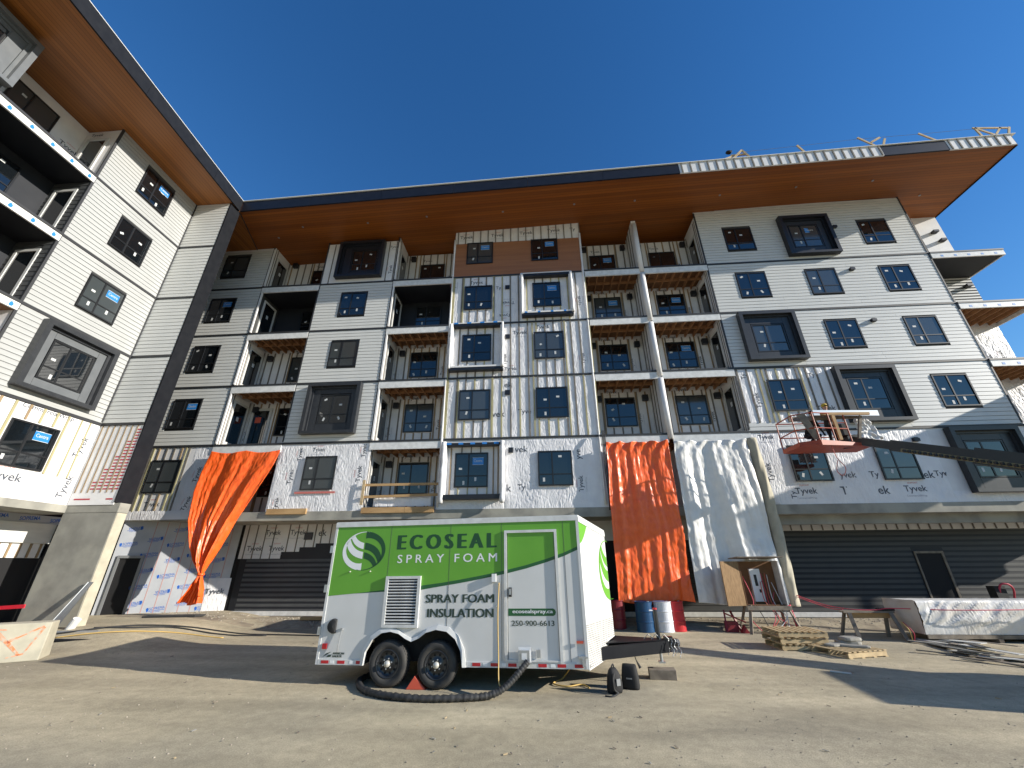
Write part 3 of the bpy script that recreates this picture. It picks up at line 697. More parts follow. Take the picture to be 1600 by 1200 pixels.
# Block R
siding_storey('R', 5, [9.86, 16.5], (12.64, 15.03, 15.9, 18.35)); add_windows(MAIN, 5, [9.86, 16.5], bld)
siding_storey('R', 4, [9.86, 13.12, 16.52]); add_windows(MAIN, 4, [9.86, 13.12, 16.52], bld)
siding_storey('R', 3, [13.12, 16.52], (9.34, 11.82, 10.17, 12.65)); add_windows(MAIN, 3, [13.12, 16.52], bld)
bump_box(MAIN, 12.64, 15.03, 15.88, 18.35, 13.08, 16.42, bld, m='box_black', back='box_metal', label='near black projecting window surround'); window(MAIN, 13.08, 16.42, bld, v=1, sign=True, w=.04)
bump_box(MAIN, 9.34, 11.82, 10.17, 12.65, 9.86, 10.62, bld, back='box_metal', label='charcoal projecting window surround'); window(MAIN, 9.86, 10.62, bld, v=5, w=.04)
wr2 = siding_storey(None, 2, [16.52], None, u0=14.95, u1=19.07); add_windows(MAIN, 2, [16.52], bld)
bump_box(MAIN, 12.62, 15.05, 7.24, 9.7, 13.08, 7.78, bld, back='box_metal', label='charcoal projecting window surround beside the grey boards'); window(MAIN, 13.08, 7.78, bld, v=6, w=.04)
wl = wall(MAIN, 8.6, 14.95, 7.35, 9.83, 'tyvek', bld, 'wrapped_wall')
wrap_sheet(MAIN, 8.65, 12.7, 7.36, 9.82, wl, 21.3, amp=0.017)
wall_battens(MAIN, 8.6, 12.6, 7.36, 9.82, wl, [(9.83, 11.27, WZ(2), WZ(2) + WH)], d0=.02, d1=.045)
lettering(MAIN, [(9.45, 8.0, .27, 1.57), (11.55, 7.75, .28, 0), (11.65, 9.3, .24, 0, 'Ty'), (9.1, 9.35, .24, 1.57, 'Ty')], wl, .006)
window(MAIN, 9.84, WZ(2), bld, v=8, w=.045)
wl = MB(MAIN); wl.box(8.6, 14.95, -.01, .002, 6.98, 7.36); wl = wl.build('siding_wall', 'lap_shade', bld); planks(MAIN, 8.6, 14.95, 6.99, 7.36, wl)
# R k1
wl = wall(MAIN, 8.6, 19.07, 4.1, 6.93, 'tyvek', bld, 'wrapped_wall')
wrap_sheet(MAIN, 8.62, 15.4, 4.15, 6.95, wl, 31.3, amp=0.017, step=.045, bottom=lambda u: -.08 * min(1, max(0, (u - 8.6) / .6)) + .35 * max(0, 9.1 - u))
wrap_sheet(MAIN, 15.35, 19.07, 4.07, 4.5, wl, 33.3, amp=0.017)
for u, v_ in ((9.86, 3), (13.12, 5)): window(MAIN, u, WZ(1) - .01, bld, v=v_, w=.05)
bump_box(MAIN, 16.0, 18.5, 4.4, 6.9, 16.5, 4.95, bld, back='box_metal', label='charcoal projecting window surround, lowest on the right'); window(MAIN, 16.5, 4.95, bld, v=7, w=.04)
lettering(MAIN, [(9.15, 4.95, .28, 1.57), (11.55, 4.98, .3, 0, 'yvek'), (12.65, 4.98, .3, 0, 'Ty'), (9.75, 4.4, .3, 0), (11.4, 4.42, .3, 0, 'T'), (12.75, 4.42, .3, 0, 'ek'), (13.7, 4.42, .3, 0), (14.6, 4.98, .28, 0, 'ek'), (15.0, 4.98, .28, 0, 'Tyv'), (9.8, 4.3, .25, 1.57, 'Ty'), (8.9, 6.6, .24, 0)], wl, .006)
# vents on siding
for u, z in ((15.2, 17.55), (15.15, 14.85), (15.1, 11.95), (14.95, 9.0), (14.7, 6.4)):
    v = MB(MAIN); v.box(u, u + .2, .02, .16, z, z + .12); v.prism([(u, z + .12), (u + .2, z + .12), (u + .17, z + .16), (u + .03, z + .16)], .02, .13); v.build('vent_hood', 'box_black', bld)

# balcony recesses
RSIDE = {}
def recess(a, b, k, win_u=None, style='tyvek', sign=False, door_left=True, vents=True, door_back=None):
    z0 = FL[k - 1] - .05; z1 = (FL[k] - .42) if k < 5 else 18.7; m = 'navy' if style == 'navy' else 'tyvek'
    wl = MB(BACK); wl.box(a, b, -.01, .004, z0, z1); wl = wl.build('balcony_wall', m, bld)
    if win_u is not None:
        window(BACK, win_u, WZ(k), bld, v=int(abs(win_u) * 3) + k, sign=sign, w=.02)
        if m == 'tyvek':
            wall_battens(BACK, a, b, z0, z1, wl, [(win_u, win_u + WW, WZ(k), WZ(k) + WH)], m=('batten_grey', 'batten_grey', 'batten'), edge_m='batten')
            lettering(BACK, [(b - .5, WZ(k) + .1, .2, 1.57), (win_u + .1, WZ(k) + WH + .2, .2, 0), (a + .2, z0 + .6, .2, 1.57)], wl, .008)
    # side wall lining + door on the side that faces the camera axis
    sx, n = (a, 1) if door_left else (b, -1)
    sf = Fr((sx, 0, 0), (0, 1, 0), (n, 0, 0))
    sl = MB(sf); sl.box(16.53, 17.98, .002, .012, z0, z1); sl = sl.build('side_lining', 'grey_siding' if style == 'navy' else 'tyvek', bld)
    if style != 'navy': battens(sf, [16.6, 16.75, 17.85], z0, z1, sl, 'batten_grey', .05, d0=.012)
    d = MB(sf); dz = z0 + .08; d.box(16.8, 17.8, .014, .06, dz + 2.1, dz + 2.2); d.box(16.8, 16.9, .014, .06, dz, dz + 2.1); d.box(17.7, 17.8, .014, .06, dz, dz + 2.1); d.box(16.9, 17.7, .014, .05, dz, dz + .2)
    d = d.build('balcony_door', 'white_frame', bld); g = MB(sf); g.box(16.9, 17.7, .014, .03, dz + .2, dz + 2.1); g.build('pane', 'glass', d)
    st = MB(sf); st.box(17.2, 17.35, .03, .034, dz + 1.3, dz + 1.5); st.build('sticker', 'sticker', d)
    if vents:
        for vu in ((a + .25, b - .4) if b - a > 2 else (a + .2,)):
            v = MB(BACK); v.box(vu, vu + .26, .03, .2, z1 - .5, z1 - .22); v.build('vent', 'box_black', bld)
    if door_back is not None:
        dz = z0 + .06; u = door_back; d = MB(BACK); d.box(u, u + .12, .012, .08, dz, dz + 2.2); d.box(u + .93, u + 1.05, .012, .08, dz, dz + 2.2); d.box(u + .12, u + .93, .012, .08, dz + 2.08, dz + 2.2); d.box(u + .12, u + .93, .012, .07, dz, dz + .15)
        d = d.build('balcony_door', 'white_frame', bld, label='pale framed balcony door with an orange notice'); g = MB(BACK); g.box(u + .12, u + .93, .012, .03, dz + .15, dz + 2.08); g.build('pane', 'glass', d)
        st = MB(BACK); st.box(u + .25, u + .55, .03, .035, dz + 1.45, dz + 1.75); st.build('notice', 'orange_plastic', d)
    # lit front return
for k in (2, 3, 4, 5):
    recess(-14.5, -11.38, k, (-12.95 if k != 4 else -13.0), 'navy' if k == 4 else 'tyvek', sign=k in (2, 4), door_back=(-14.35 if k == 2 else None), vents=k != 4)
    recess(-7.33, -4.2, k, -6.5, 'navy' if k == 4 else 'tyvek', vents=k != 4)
    recess(2.5, 5.3, k, 3.15, sign=k in (4, 5))
    recess(5.53, 8.6, k, 6.42, sign=k in (3, 4), door_left=False)
recess(-14.5, -11.38, 1, -13.0); recess(-7.33, -4.2, 1, -6.5)
# white edge returns beside the left balconies
for a, z0s in ((-14.5, FL[1:]), (-7.33, FL[1:])):
    for z in z0s[:4]:
        e = MB(); e.box(a - .0, a + .07, 16.44, 16.52, z, (z + 2.44) if z < 15 else 18.3); e.build('wrap_return', 'tyvek', bld)
for x in (2.44, -4.26):
    e = MB(); e.tube([(x + .06, 16.46, 4.2 + i * .5) for i in range(29)], [.05 + random.uniform(-.012, .012) for _ in range(29)], 8); e.build('wrap_return', 'tyvek', bld, smooth=True)
    b_ = MB(); b_.box(x + .09, x + .14, 16.44, 16.49, 7.1, 15.6); b_.build('batten', 'batten_green', bld)
# lumber rails in the open first floor balcony
for z in (5.1, 4.62):
    r_ = MB(); r_.bar((-7.35, 16.42, z), (-4.2, 16.42, z + (.0 if z > 5 else .05)), .05, .1); tag(r_.build('wood_rail', 'lumber'), ('upper' if z > 5 else 'lower') + ' lumber guard rail across the open balcony left of the wrapped window', 'rail', 'lumber guard rails')
r_ = MB(); r_.box(-7.38, -7.27, 16.36, 16.39, 4.3, 5.3); tag(r_.build('wood_post', 'pallet_wood'), 'short lumber upright holding the guard rails', 'post')
sh = wrap_sheet(Fr((0, 16.55, 0), (1, 0, 0), (0, -1, 0)), -6.9, -4.5, 4.25, 4.65, bld, 41, amp=0.028, base=.0)
# concrete podium slab
c = MB(); c.box(-14.5, 22.28, 16.47, 18.3, 3.74, 4.09); c.box(-18.1, -14.5, 16.47, 18.3, 3.8, 4.09)
c.build('podium_slab', 'concrete', bld)
c = MB(); c.box(8.7, 22.2, 16.9, 17.15, 3.4, 3.74); c.build('podium_beam', 'concrete', bld)
for a, b, m_ in ((-11.3, -9.6, 'lumber'), (-7.3, -5.5, 'lumber'), (-5.5, -4.3, 'lumber')):
    c = MB(); c.box(a, b - .01, 16.38, 16.465, 3.98, 4.2); c.build('formwork_board', m_, bld)
# ground floor recessed wall
REC = Fr((0, 18.2, 0), (1, 0, 0), (0, -1, 0))
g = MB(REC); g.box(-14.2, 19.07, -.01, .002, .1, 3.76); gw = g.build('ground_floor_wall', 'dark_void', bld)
gsr = MB(REC); gsr.box(8.7, 22.2, .003, .02, .35, 3.2); gsr = gsr.build('ground_floor_siding', 'navy', bld)
planks(REC, 8.72, 19.0, .38, 3.24, gsr, [(14.45, 15.62, .1, 2.5)], 'grey_siding', pitch=.19)
gsl = MB(REC); gsl.box(-13.2, -4, .003, .02, .3, 3.0); gsl = gsl.build('ground_floor_siding', 'navy', bld)
planks(REC, -12.9, -7.2, .32, 2.4, gsl, [], 'dark_siding', pitch=.19)
planks(REC, 5.3, 8.7, .38, 3.24, gsl, [], 'grey_siding', pitch=.19)
# fascia strip of wrap under the slab
st_ = MB(REC); st_.box(8.7, 19.0, .03, .05, 3.26, 3.74); st_ = st_.build('wrapped_wall', 'tyvek', bld); battens(REC, [8.9 + .41 * i for i in range(25)], 3.27, 3.74, st_, 'batten_grey', .045, d0=.05, d1=.075)
st_ = MB(REC); 
for i, (a, b, z) in enumerate(((-13.3, -11.4, 2.35), (-11.4, -10.6, 2.62), (-10.6, -9.9, 2.8), (-9.9, 8.7, 2.95))): st_.box(a, b, .03, .05, z, 3.74)
st_ = st_.build('wrapped_wall', 'tyvek', bld)
for i, (a, b, z) in enumerate(((-13.3, -11.4, 2.35), (-11.4, -10.6, 2.62), (-10.6, -9.9, 2.8), (-9.9, -4, 2.95))):
    battens(REC, [a + .2 + .41 * j for j in range(int((b - a) / .41) + (1 if b - a < 1 else 0))], z, 3.74, st_, 'batten_grey', .04, d0=.05, d1=.07)
lettering(REC, [(-12.3, 3.25, .27, 0), (-11.15, 3.25, .27, 0), (-13.0, 2.6, .27, 0), (-12.0, 2.6, .27, 0), (-9.85, 3.25, .27, 0, 'ek')], st_, .053)
v = MB(REC); v.box(-10.45, -10.1, .05, .12, 3.1, 3.4); v.build('vent', 'box_black', bld)
pl = MB(REC); pl.box(-13.4, 19.0, .022, .09, .2, .36); pl.build('base_flashing', 'white_flash', bld)
pl = MB(REC); pl.box(-13.2, 19.0, .022, .06, .08, .19); pl.build('base_board', 'steel_grey', bld)
d = MB(REC); d.box(14.5, 15.58, .03, .06, 2.38, 2.46); d.box(14.5, 14.56, .03, .06, .4, 2.38); d.box(15.5, 15.58, .03, .06, .4, 2.38); d.box(14.56, 15.5, .022, .03, .4, 2.38, 1)
d.build('doorway', ['old_wood', 'dark_void'], bld, label='open dark doorway with a timber frame')
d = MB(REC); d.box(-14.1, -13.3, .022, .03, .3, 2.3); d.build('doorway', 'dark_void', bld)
# left oblique insulation board wall
p1 = Vector((-17.3, 16.6, 0)); p2 = Vector((-13.45, 18.15, 0)); d12 = (p2 - p1); L12 = d12.length
SOP = Fr(p1, d12, (d12.y, -d12.x, 0))
sw = MB(SOP); sw.box(.9, L12, -.15, 0, .3, 3.8); sw.box(-.2, .9, -.15, 0, 2.45, 3.8); sw.box(-.2, .03, -.15, 0, .3, 2.45)
sw = sw.build('insulation_wall', 'soprema_board', bld, label='pale insulation board wall printed with blue logos')
sm = MB(SOP)
for i in range(8): sm.box(.95 + i * .41 - .012, .95 + i * .41 + .012, .001, .005, .3, 3.8)
sm.build('seam', 'seam_pink', sw)
lg = MB(SOP)
for i in range(6):
    for j in range(7):
        u = -.12 + .82 * i; z = .42 + .6 * j + (.2 if i % 2 else 0)
        if (u < .7 and z < 2.35) or u > L12 - .7 or z > 3.6: continue
        inv = (i + j) % 2
        if inv: add_text(lg, 'SOPREMA', u + .62, z + .2, 0, .004, h=.1, width=.5, rot=.13 + math.pi)
        else: add_text(lg, 'SOPREMA', u + .12, z + .04, 0, .004, h=.1, width=.5, rot=.13)
        lg.poly([(u + .1, .004, z - .0), (u + .62, .004, z + .068), (u + .62, .004, z + .085), (u + .1, .004, z + .017)]); add_text(lg, 'sopraseal', u + .18, z - .05, 0, .004, h=.05, width=.3, rot=.13)
        k_ = .52 if inv else 0
        lg.poly([(u + k_ + x, .004, z + zz + k_ * .13) for x, zz in ((.02, .03), (.05, -.02), (.08, .01), (.1, .06), (.08, .12), (.04, .14), (.0, .1))])
lg.build('lettering', 'soprema_blue', sw, kind='stuff')
df = MB(SOP); df.box(.0, .9, .002, .07, 2.38, 2.48); df.box(.8, .9, .002, .07, .3, 2.38); df.box(0, .08, .002, .07, .3, 2.38); df.box(.08, .8, .0, .004, .3, 2.38, 1)
df.build('doorway', ['steel_grey', 'dark_void'], bld, label='open doorway beside the concrete wall')
bs = MB(SOP); bs.box(.9, L12, .002, .05, .2, .34); bs.build('base_flashing', 'white_flash', bld)
# small patch of wrap at end of the board wall
wp = wrap_sheet(SOP, L12 - .75, L12 + .1, .36, 1.6, bld, 51, amp=0.017, base=.012); mbt = MB(SOP); add_text(mbt, 'Tyvek', L12 - .75, .95, 0, .05, h=.26, bold=.012); mbt.build('lettering', 'print', wp)
# right end corner balconies
e = MB(); e.box(21.02, 22.27, 18.1, 18.155, 15.8, 19.5); ew = e.build('wrapped_wall', 'tyvek', bld)
EF = Fr((0, 18.15, 0), (1, 0, 0), (0, -1, 0))
for z in FL: 
    wrap_sheet(EF, 21.0, 22.27, z + .02, z + 2.45, ew, z, amp=0.022) if abs(z - 12.87) > .1 else None
ewl = MB(EF); ewl.box(20.9, 22.27, .003, .02, 12.9, 15.4); ewl = ewl.build('siding_wall', 'lap_shade', bld); planks(EF, 20.95, 22.27, 12.9, 15.4, ewl)
for k in range(1, 6): window(EF, 19.6, WZ(k) - .7, bld, v=k, ww=1.3, wh=2.05, w=.03)
for i, z in enumerate(FL[1:]):
    s = MB(); s.slab([(19.08, 16.5), (22.3, 16.5), (22.3, 18.3), (19.08, 18.3)], z - .24, z - .06); s = s.build('balcony_slab', 'navy' if z > 15 else 'deck_under', bld)
    m_ = MB(); m_.box(19.1, 22.36, 16.44, 16.498, z - .42, z - .14); m_.box(22.302, 22.36, 16.5, 18.3, z - .42, z - .14); m_.build('slab_edge', 'white_flash', s)
    m_ = MB(); m_.box(19.08, 22.38, 16.42, 16.5, z - .138, z - .06); m_.build('slab_trim', 'trim', s)
    if z > 15: m_ = MB(); m_.box(19.1, 22.29, 16.51, 18.1, z - .4, z - .3); m_.build('ceiling_panel', 'navy', s)
    else:
        for u in range(7): m_ = MB(); m_.box(19.3 + .42 * u, 19.345 + .42 * u, 16.51, 18.1, z - .41, z - .242); m_.build('joist', 'joist', s)
    tp = MB(MAIN)
    for j in range(5): tp.box(19.5 + j * .6, 19.62 + j * .6, .061, .064, z - .36, z - .26)
    tp.build('tape', 'blue_tape', s)
lettering(EF, [(21.15, 18.0, .24, 0), (21.3, 10.3, .24, 1.57), (21.8, 10.6, .2, 1.57)], ew, .01)
for z, u in ((18.3, 21.6), (17.7, 21.75), (14.7, 21.7)):
    v = MB(EF); v.box(u, u + .26, .02, .26, z, z + .13); v.build('vent_hood', 'box_black', bld)

# ------------------------------------------------------------------ left wing
mb = MB(); mb.box(-30, -18.12, 1, 18.5, 3.8, 18.4); mb.box(-30, -18.22, 1, 18.5, 0, 3.8)
mb.box(-18.12, -16.62, 9.55, 13.95, 4.1, 18.4); mb.box(-18.12, -16.62, 1, 6.5, 4.1, 18.4)
mb.build('core_wall', 'charcoal', wing)
mb = MB(); mb.box(-16.6, -14.83, 13.39, 13.92, 4.1, 18.42); mb.build('fin_wall', 'charcoal', wing, label='dark edged fin wall')
mb = MB(); mb.box(-14.83, -14.77, 13.34, 13.95, 4.12, 18.42); mb.build('corner_trim', 'charcoal', wing)
wp_ = [(-14.13, 1), (-14.745, 13.925), (-14.76, 13.95), (-16.2, 18.5), (-30, 18.5), (-30, 1)]
mb = MB(); mb.slab(wp_, 18.42, 19.0); wroof = mb.build('roof', 'soffit_y', wing)
mb = MB(); mb.slab([(-14.8, 13.97), (-14.76, 13.97), (-16.17, 18.4), (-16.21, 18.4)], 18.40, 18.43); mb.build('soffit_joint', 'trim', wroof)
def fas(y): return -14.13 - .0477 * (y - 1)
ysf = [1, 4.66, 8.31, 11.96, 13.8]
for a, b in zip(ysf[:-1], ysf[1:]):
    mb = MB(); mb.slab([(fas(a) + .005, a + .004), (fas(b) + .005, b - .004), (fas(b) + .07, b - .004), (fas(a) + .07, a + .004)], 18.38, 19.05); mb.build('fascia_panel', 'charcoal', wroof)
mb = MB(); mb.slab([(fas(1) - .1, 1), (fas(13.9) - .1, 13.9), (fas(13.9) + .085, 13.9), (fas(1) + .085, 1)], 19.055, 19.075); mb.build('roof_edge', 'light_metal', wroof)
def wsid(fr, a, b, k, wins, root=wing, box=None):
    z0 = FL[k - 1] - .04; z1 = (FL[k] - .14) if k < 5 else 18.41
    wl = MB(fr); wl.box(a, b, -.015, .002, z0, z1); wl = wl.build('siding_wall', 'lap_shade', root)
    holes = [(u - .02, u + WW - .02, WZ(k) - .03, WZ(k) + WH + .02) for u in wins]
    if box: holes.append((box[0] + .1, box[1] - .1, box[2] + .1, box[3] - .1))
    planks(fr, a, b, z0, z1, wl, holes, 'siding_sun_toned' if fr is WING else 'siding', seed=k)
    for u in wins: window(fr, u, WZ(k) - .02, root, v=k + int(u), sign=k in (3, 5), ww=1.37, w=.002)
    t = MB(fr); t.box(a, b, .003, .045, FL[k - 1] - .13, FL[k - 1] - .05); t.build('storey_trim', 'trim', root)
for k in (2, 3, 4, 5):
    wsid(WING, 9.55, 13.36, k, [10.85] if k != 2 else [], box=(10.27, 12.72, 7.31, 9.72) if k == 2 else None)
    wsid(RET, -16.56, -14.86, k, [])
bump_box(WING, 10.27, 12.72, 7.31, 9.72, 10.78, 7.78, wing, back='box_panel', label='grey projecting window surround in full sun'); window(WING, 10.78, 7.78, wing, v=2, w=.04, ww=1.36)
t = MB(WING); t.box(9.5, 9.58, .003, .05, 7.07, 18.41); t.build('corner_trim', 'trim', wing)
t = MB(WING); t.box(13.3, 13.36, .027, .05, 7.07, 18.41); t.build('corner_trim', 'trim', wing)
# k1 wrapped
wl = wall(WING, 1, 13.37, 4.03, 6.93, 'tyvek', wing, 'wrapped_wall'); window(WING, 10.8, 4.95, wing, v=4, sign=True, w=.004, ww=1.38)
wall_battens(WING, 9.0, 12.35, 4.9, 6.93, wl, [(10.78, 12.2, 4.93, 6.4)], step=.4, m=('batten_green', 'batten'), edge_m='batten_green')
battens(WING, [12.7, 13.0], 4.9, 6.93, wl, 'batten_green', .04)
lettering(WING, [(10.9, 4.45, .34, 0), (13.2, 4.2, .3, 1.45), (13.15, 5.6, .3, 1.45), (10.9, 6.75, .2, 0, 'CommercialWrap')], wl, .006)
wl = wall(RET, -16.58, -14.84, 4.03, 6.93, 'tyvek', wing, 'wrapped_wall')
battens(RET, [-16.48, -16.24, -16.0, -15.76, -15.52, -15.28, -15.06], 4.45, 6.93, wl, 'batten', .042, d1=.016)
tp = MB(RET)
for i, u in enumerate([-15.88, -15.64, -15.40, -15.17, -14.95]):
    n = (3, 7, 11, 16, 20)[i]
    for j in range(n):
        z = 4.55 + j * .115
        tp.box(u - .075, u + .075, .003, .006, z, z + .05)
tp.box(-16.4, -15.8, .003, .008, 4.2, 4.25); tp.box(-15.2, -14.95, .003, .008, 4.2, 4.25)
tp.build('red_tape_marks', 'red_tape', wl)
# wing balconies u 6.5..9.55
WSIDE = Fr((0, 9.55, 0), (1, 0, 0), (0, -1, 0))
for i, z in enumerate(FL):
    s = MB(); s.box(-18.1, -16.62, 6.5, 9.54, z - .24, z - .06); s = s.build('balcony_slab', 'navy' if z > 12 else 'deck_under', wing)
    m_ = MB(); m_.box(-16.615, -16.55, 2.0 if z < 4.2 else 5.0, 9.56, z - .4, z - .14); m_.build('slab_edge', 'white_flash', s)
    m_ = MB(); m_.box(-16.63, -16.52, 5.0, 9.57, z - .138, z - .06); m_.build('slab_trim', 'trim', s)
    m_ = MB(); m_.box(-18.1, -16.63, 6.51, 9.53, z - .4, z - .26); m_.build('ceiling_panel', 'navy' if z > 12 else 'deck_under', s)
    tp = MB(WING)
    for j in range(6):
        u = 6.2 + j * .62; tp.prism([(u, z - .33), (u + .04, z - .37), (u + .1, z - .35), (u + .12, z - .27), (u + .06, z - .2), (u + .02, z - .22)], .051, .053)
    tp.build('logo_print', 'sign_blue', s)
for k in range(1, 6):
    z0 = FL[k - 1] - .05; z1 = (FL[k] - .4) if k < 5 else 18.4; tv = k in (5, 1, 2)
    b_ = MB(WBACK); b_.box(6.5, 9.54, -.01, .004, z0, z1); b_ = b_.build('balcony_wall', 'tyvek' if tv else 'navy', wing)
    s_ = MB(WSIDE); s_.box(-18.1, -16.63, .002, .012, z0, z1); s_ = s_.build('side_lining', 'tyvek' if tv else 'dark_siding', wing)
    if not tv:
        planks(Fr((0, 9.538, 0), (1, 0, 0), (0, -1, 0)), -18.1, -16.63, z0, z1, s_, [(-17.9, -16.95, z0, z0 + 2.25)], 'dark_siding', pitch=.2)
    else: lettering(WSIDE, [(-17.9, z0 + 2.35, .2, 0)], s_, .016); lettering(WBACK, [(8.95, z0 + 1.2, .26, 0)], b_, .01)
    window(WBACK, 7.2, WZ(k), wing, v=k, w=.01)
    d = MB(WSIDE); dz = z0 + .08; d.box(-17.9, -16.95, .014, .06, dz + 2.0, dz + 2.1); d.box(-17.9, -17.8, .014, .06, dz, dz + 2.0); d.box(-17.05, -16.95, .014, .06, dz, dz + 2.0); d.box(-17.8, -17.05, .014, .05, dz, dz + .18)
    d = d.build('balcony_door', 'white_frame', wing); g_ = MB(WSIDE); g_.box(-17.8, -17.05, .014, .03, dz + .18, dz + 2.0); g_.build('pane', 'glass', d)
# near block with box window at top left
nb_ = MB(WING); nb_.box(1, 6.5, .0, .03, 4.1, 18.41); nb_ = nb_.build('siding_wall', 'dark_siding', wing)
bump_box(WING, 4.1, 6.56, 15.95, 18.15, 4.5, 16.1, wing, m='box_panel', back='box_panel', label='pale grey projecting window surround at the top left'); window(WING, 4.5, 16.3, wing, v=3, w=.04)
# wing podium
c = MB(); c.box(-18.2, -16.56, 1, 13.8, 3.78, 4.03); c.build('podium_slab', 'concrete', wing)
WREC = Fr((-18.2, 0, 0), (0, 1, 0), (1, 0, 0))
a_ = MB(WREC); a_.box(1, 18.4, .0, .02, 3.5, 3.78); aw = a_.build('insulation_wall', 'soprema_board', wing)
lg = MB(WREC)
for i in range(7): add_text(lg, 'SOPREMA', 11.5 + i * .95, 3.56, 0, .024, h=.13, width=.62, rot=.1, bold=.02)
lg.build('lettering', 'soprema_blue', aw)
a_ = MB(WREC); a_.box(1, 14.55, .0, .12, 2.84, 3.5); a_.build('beam_panel', 'siding', wing)
a_ = MB(WREC); a_.box(1, 14.5, .0, .02, 2.36, 2.84); a_ = a_.build('wrapped_wall', 'tyvek', wing); battens(WREC, [11.6 + .31 * i for i in range(10)], 2.37, 2.83, a_, 'batten', .06, d0=.02, d1=.06)
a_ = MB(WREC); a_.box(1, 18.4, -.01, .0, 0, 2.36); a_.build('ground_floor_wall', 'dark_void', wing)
a_ = MB(); a_.box(-18.15, -17.9, 14.56, 14.85, .3, 3.5); a_.build('dark_column', 'charcoal', wing)
# concrete shear wall under the fin
c = MB(); c.box(-16.62, -14.62, 13.4, 13.76, .1, 3.77, 0); c.box(-16.64, -14.60, 13.39, 13.78, 3.77, 4.09, 0); pil = c.build('concrete_wall', 'concrete', wing, label='broad concrete wall end under the wing corner', bevel=.012)
c = MB(); c.box(-14.618, -14.6, 13.41, 13.75, .1, 3.76); c.build('concrete_lit_side', 'concrete_side', pil)  # paler skin paints the sunlit side of the wall end

# ------------------------------------------------------------------ tarps
def drape(name, fn, ns, nt_, m, label, cat, thick=0):
    vs = [fn(i / ns, j / nt_) for j in range(nt_ + 1) for i in range(ns + 1)]; k = ns + 1
    me = bpy.data.meshes.new(name); me.from_pydata(vs, [], [(j * k + i, j * k + i + 1, (j + 1) * k + i + 1, (j + 1) * k + i) for j in range(nt_) for i in range(ns)])
    o = put(name, me, m, smooth=True); sol = o.modifiers.new('thickness', 'SOLIDIFY'); sol.thickness = .004
    return tag(o, label, cat)
def lerp(a, b, t): return a + (b - a) * t
def interp(tab, t):
    for (t0, *a), (t1, *b) in zip(tab[:-1], tab[1:]):
        if t <= t1: f = (t - t0) / (t1 - t0); return [lerp(x, y, f) for x, y in zip(a, b)]
    return list(tab[-1][1:])
N2 = lambda x, y, s=0: noise.noise(Vector((x, y, s)))
def knot(s, t):
    z, x0, x1, y = interp([(0, 6.68, -14.42, -11.28, 16.34), (.12, 6.0, -14.5, -11.42, 16.3), (.3, 4.9, -14.55, -11.85, 16.25), (.5, 3.75, -14.35, -12.4, 16.2), (.66, 2.75, -13.85, -12.75, 16.15), (.76, 2.15, -13.42, -12.95, 16.1), (.80, 1.85, -13.2, -13.02, 16.08), (.83, 1.7, -13.2, -13.02, 16.08), (.9, 1.25, -13.4, -12.85, 16.1), (1, .78, -13.72, -12.82, 16.12)], t)
    gather = max(0, 1 - abs(t - .815) / .07); k = min(1, t / .8)
    f = .55 * math.sin(s * 15 + 1.2 + 1.5 * N2(s * 2.2, t * 1.5)) + .5 * N2(s * 9 + 3, t * 2.2, 4) * 1.6 + .35 * N2(s * 22, t * 2.5 + 1, 6) * k * 2
    amp = .05 + .16 * k * (1 - gather) ; w = x1 - x0; sag = .1 * (1 - t) ** 8 * abs(math.sin(s * 3.14 * 2))
    cr = .022 * N2(s * 16 + t * 6, t * 14 - s * 5, 2) + .012 * N2(s * 40, t * 40, 8)
    return (x0 + w * s + .05 * N2(s * 4, t * 5, 3) * (1 - gather) * min(1, 6 * s * (1 - s)), y - amp * f - cr - (.05 * math.sin(s * 3.14) if gather > .3 else 0), z - sag + .05 * math.sin(s * 9) * (t > .95))
drape('knotted_tarp', knot, 130, 150, 'orange_tarp', 'bright orange tarp hung from a balcony edge and knotted near its lower end', 'tarp')
kr = MB(); kr.lathe([(.12, -.04), (.135, 0), (.12, .04)], (-13.11, 16.08, 1.78), n=14); tag(kr.build('tie_cord', 'orange_tarp', smooth=True), 'cord tied round the neck of the knotted orange tarp', 'cord')
def longt(x00, x01, x10, x11, z0, z1, seed, y0=16.36, big=1.0):
    def f(s, t):
        xa, xb = lerp(x00, x10, t), lerp(x01, x11, t); d = min(1, .35 + t * 2.2)
        u = s * (1 + .06 * math.sin(t * 4 + seed))
        fold = big * d * (.16 * N2(u * 3.2 + seed, t * .5, seed) + .13 * N2(u * 7.5, t * .6 + 2, seed + 2) + .05 * N2(u * 17, t * 1.0, seed + 4)) + .09 * N2(s * 2.2, t * 3.5, seed + 6) + .022 * N2(s * 9 + t * 4, t * 14, seed) + .014 * N2(s * 26, t * 30, seed)
        top = max(0, 1 - t * 9); fold += top * .05 * math.sin(s * 34 + 5 * t * 9)
        swag = .07 * abs(math.sin(s * 3.14 * 4 + .3)) * max(0, 1 - t * 16)
        return (xa + (xb - xa) * s + .05 * N2(t * 4, s * 3, seed + 8), y0 - .12 - fold, lerp(z0, z1, t) - swag + .06 * math.sin(s * 7 + seed) * t ** 4)
    return f
drape('hanging_tarp', longt(2.72, 5.2, 2.55, 5.2, 6.66, .82, 2.2), 120, 190, 'orange_tarp', 'long orange tarp hanging two storeys down behind the nose of the trailer', 'tarp')
drape('hanging_sheet', longt(5.42, 8.3, 5.3, 8.35, 6.64, .76, 7.7), 120, 190, 'white_tarp', 'long white plastic sheet hanging two storeys down right of the orange tarp', 'tarp')
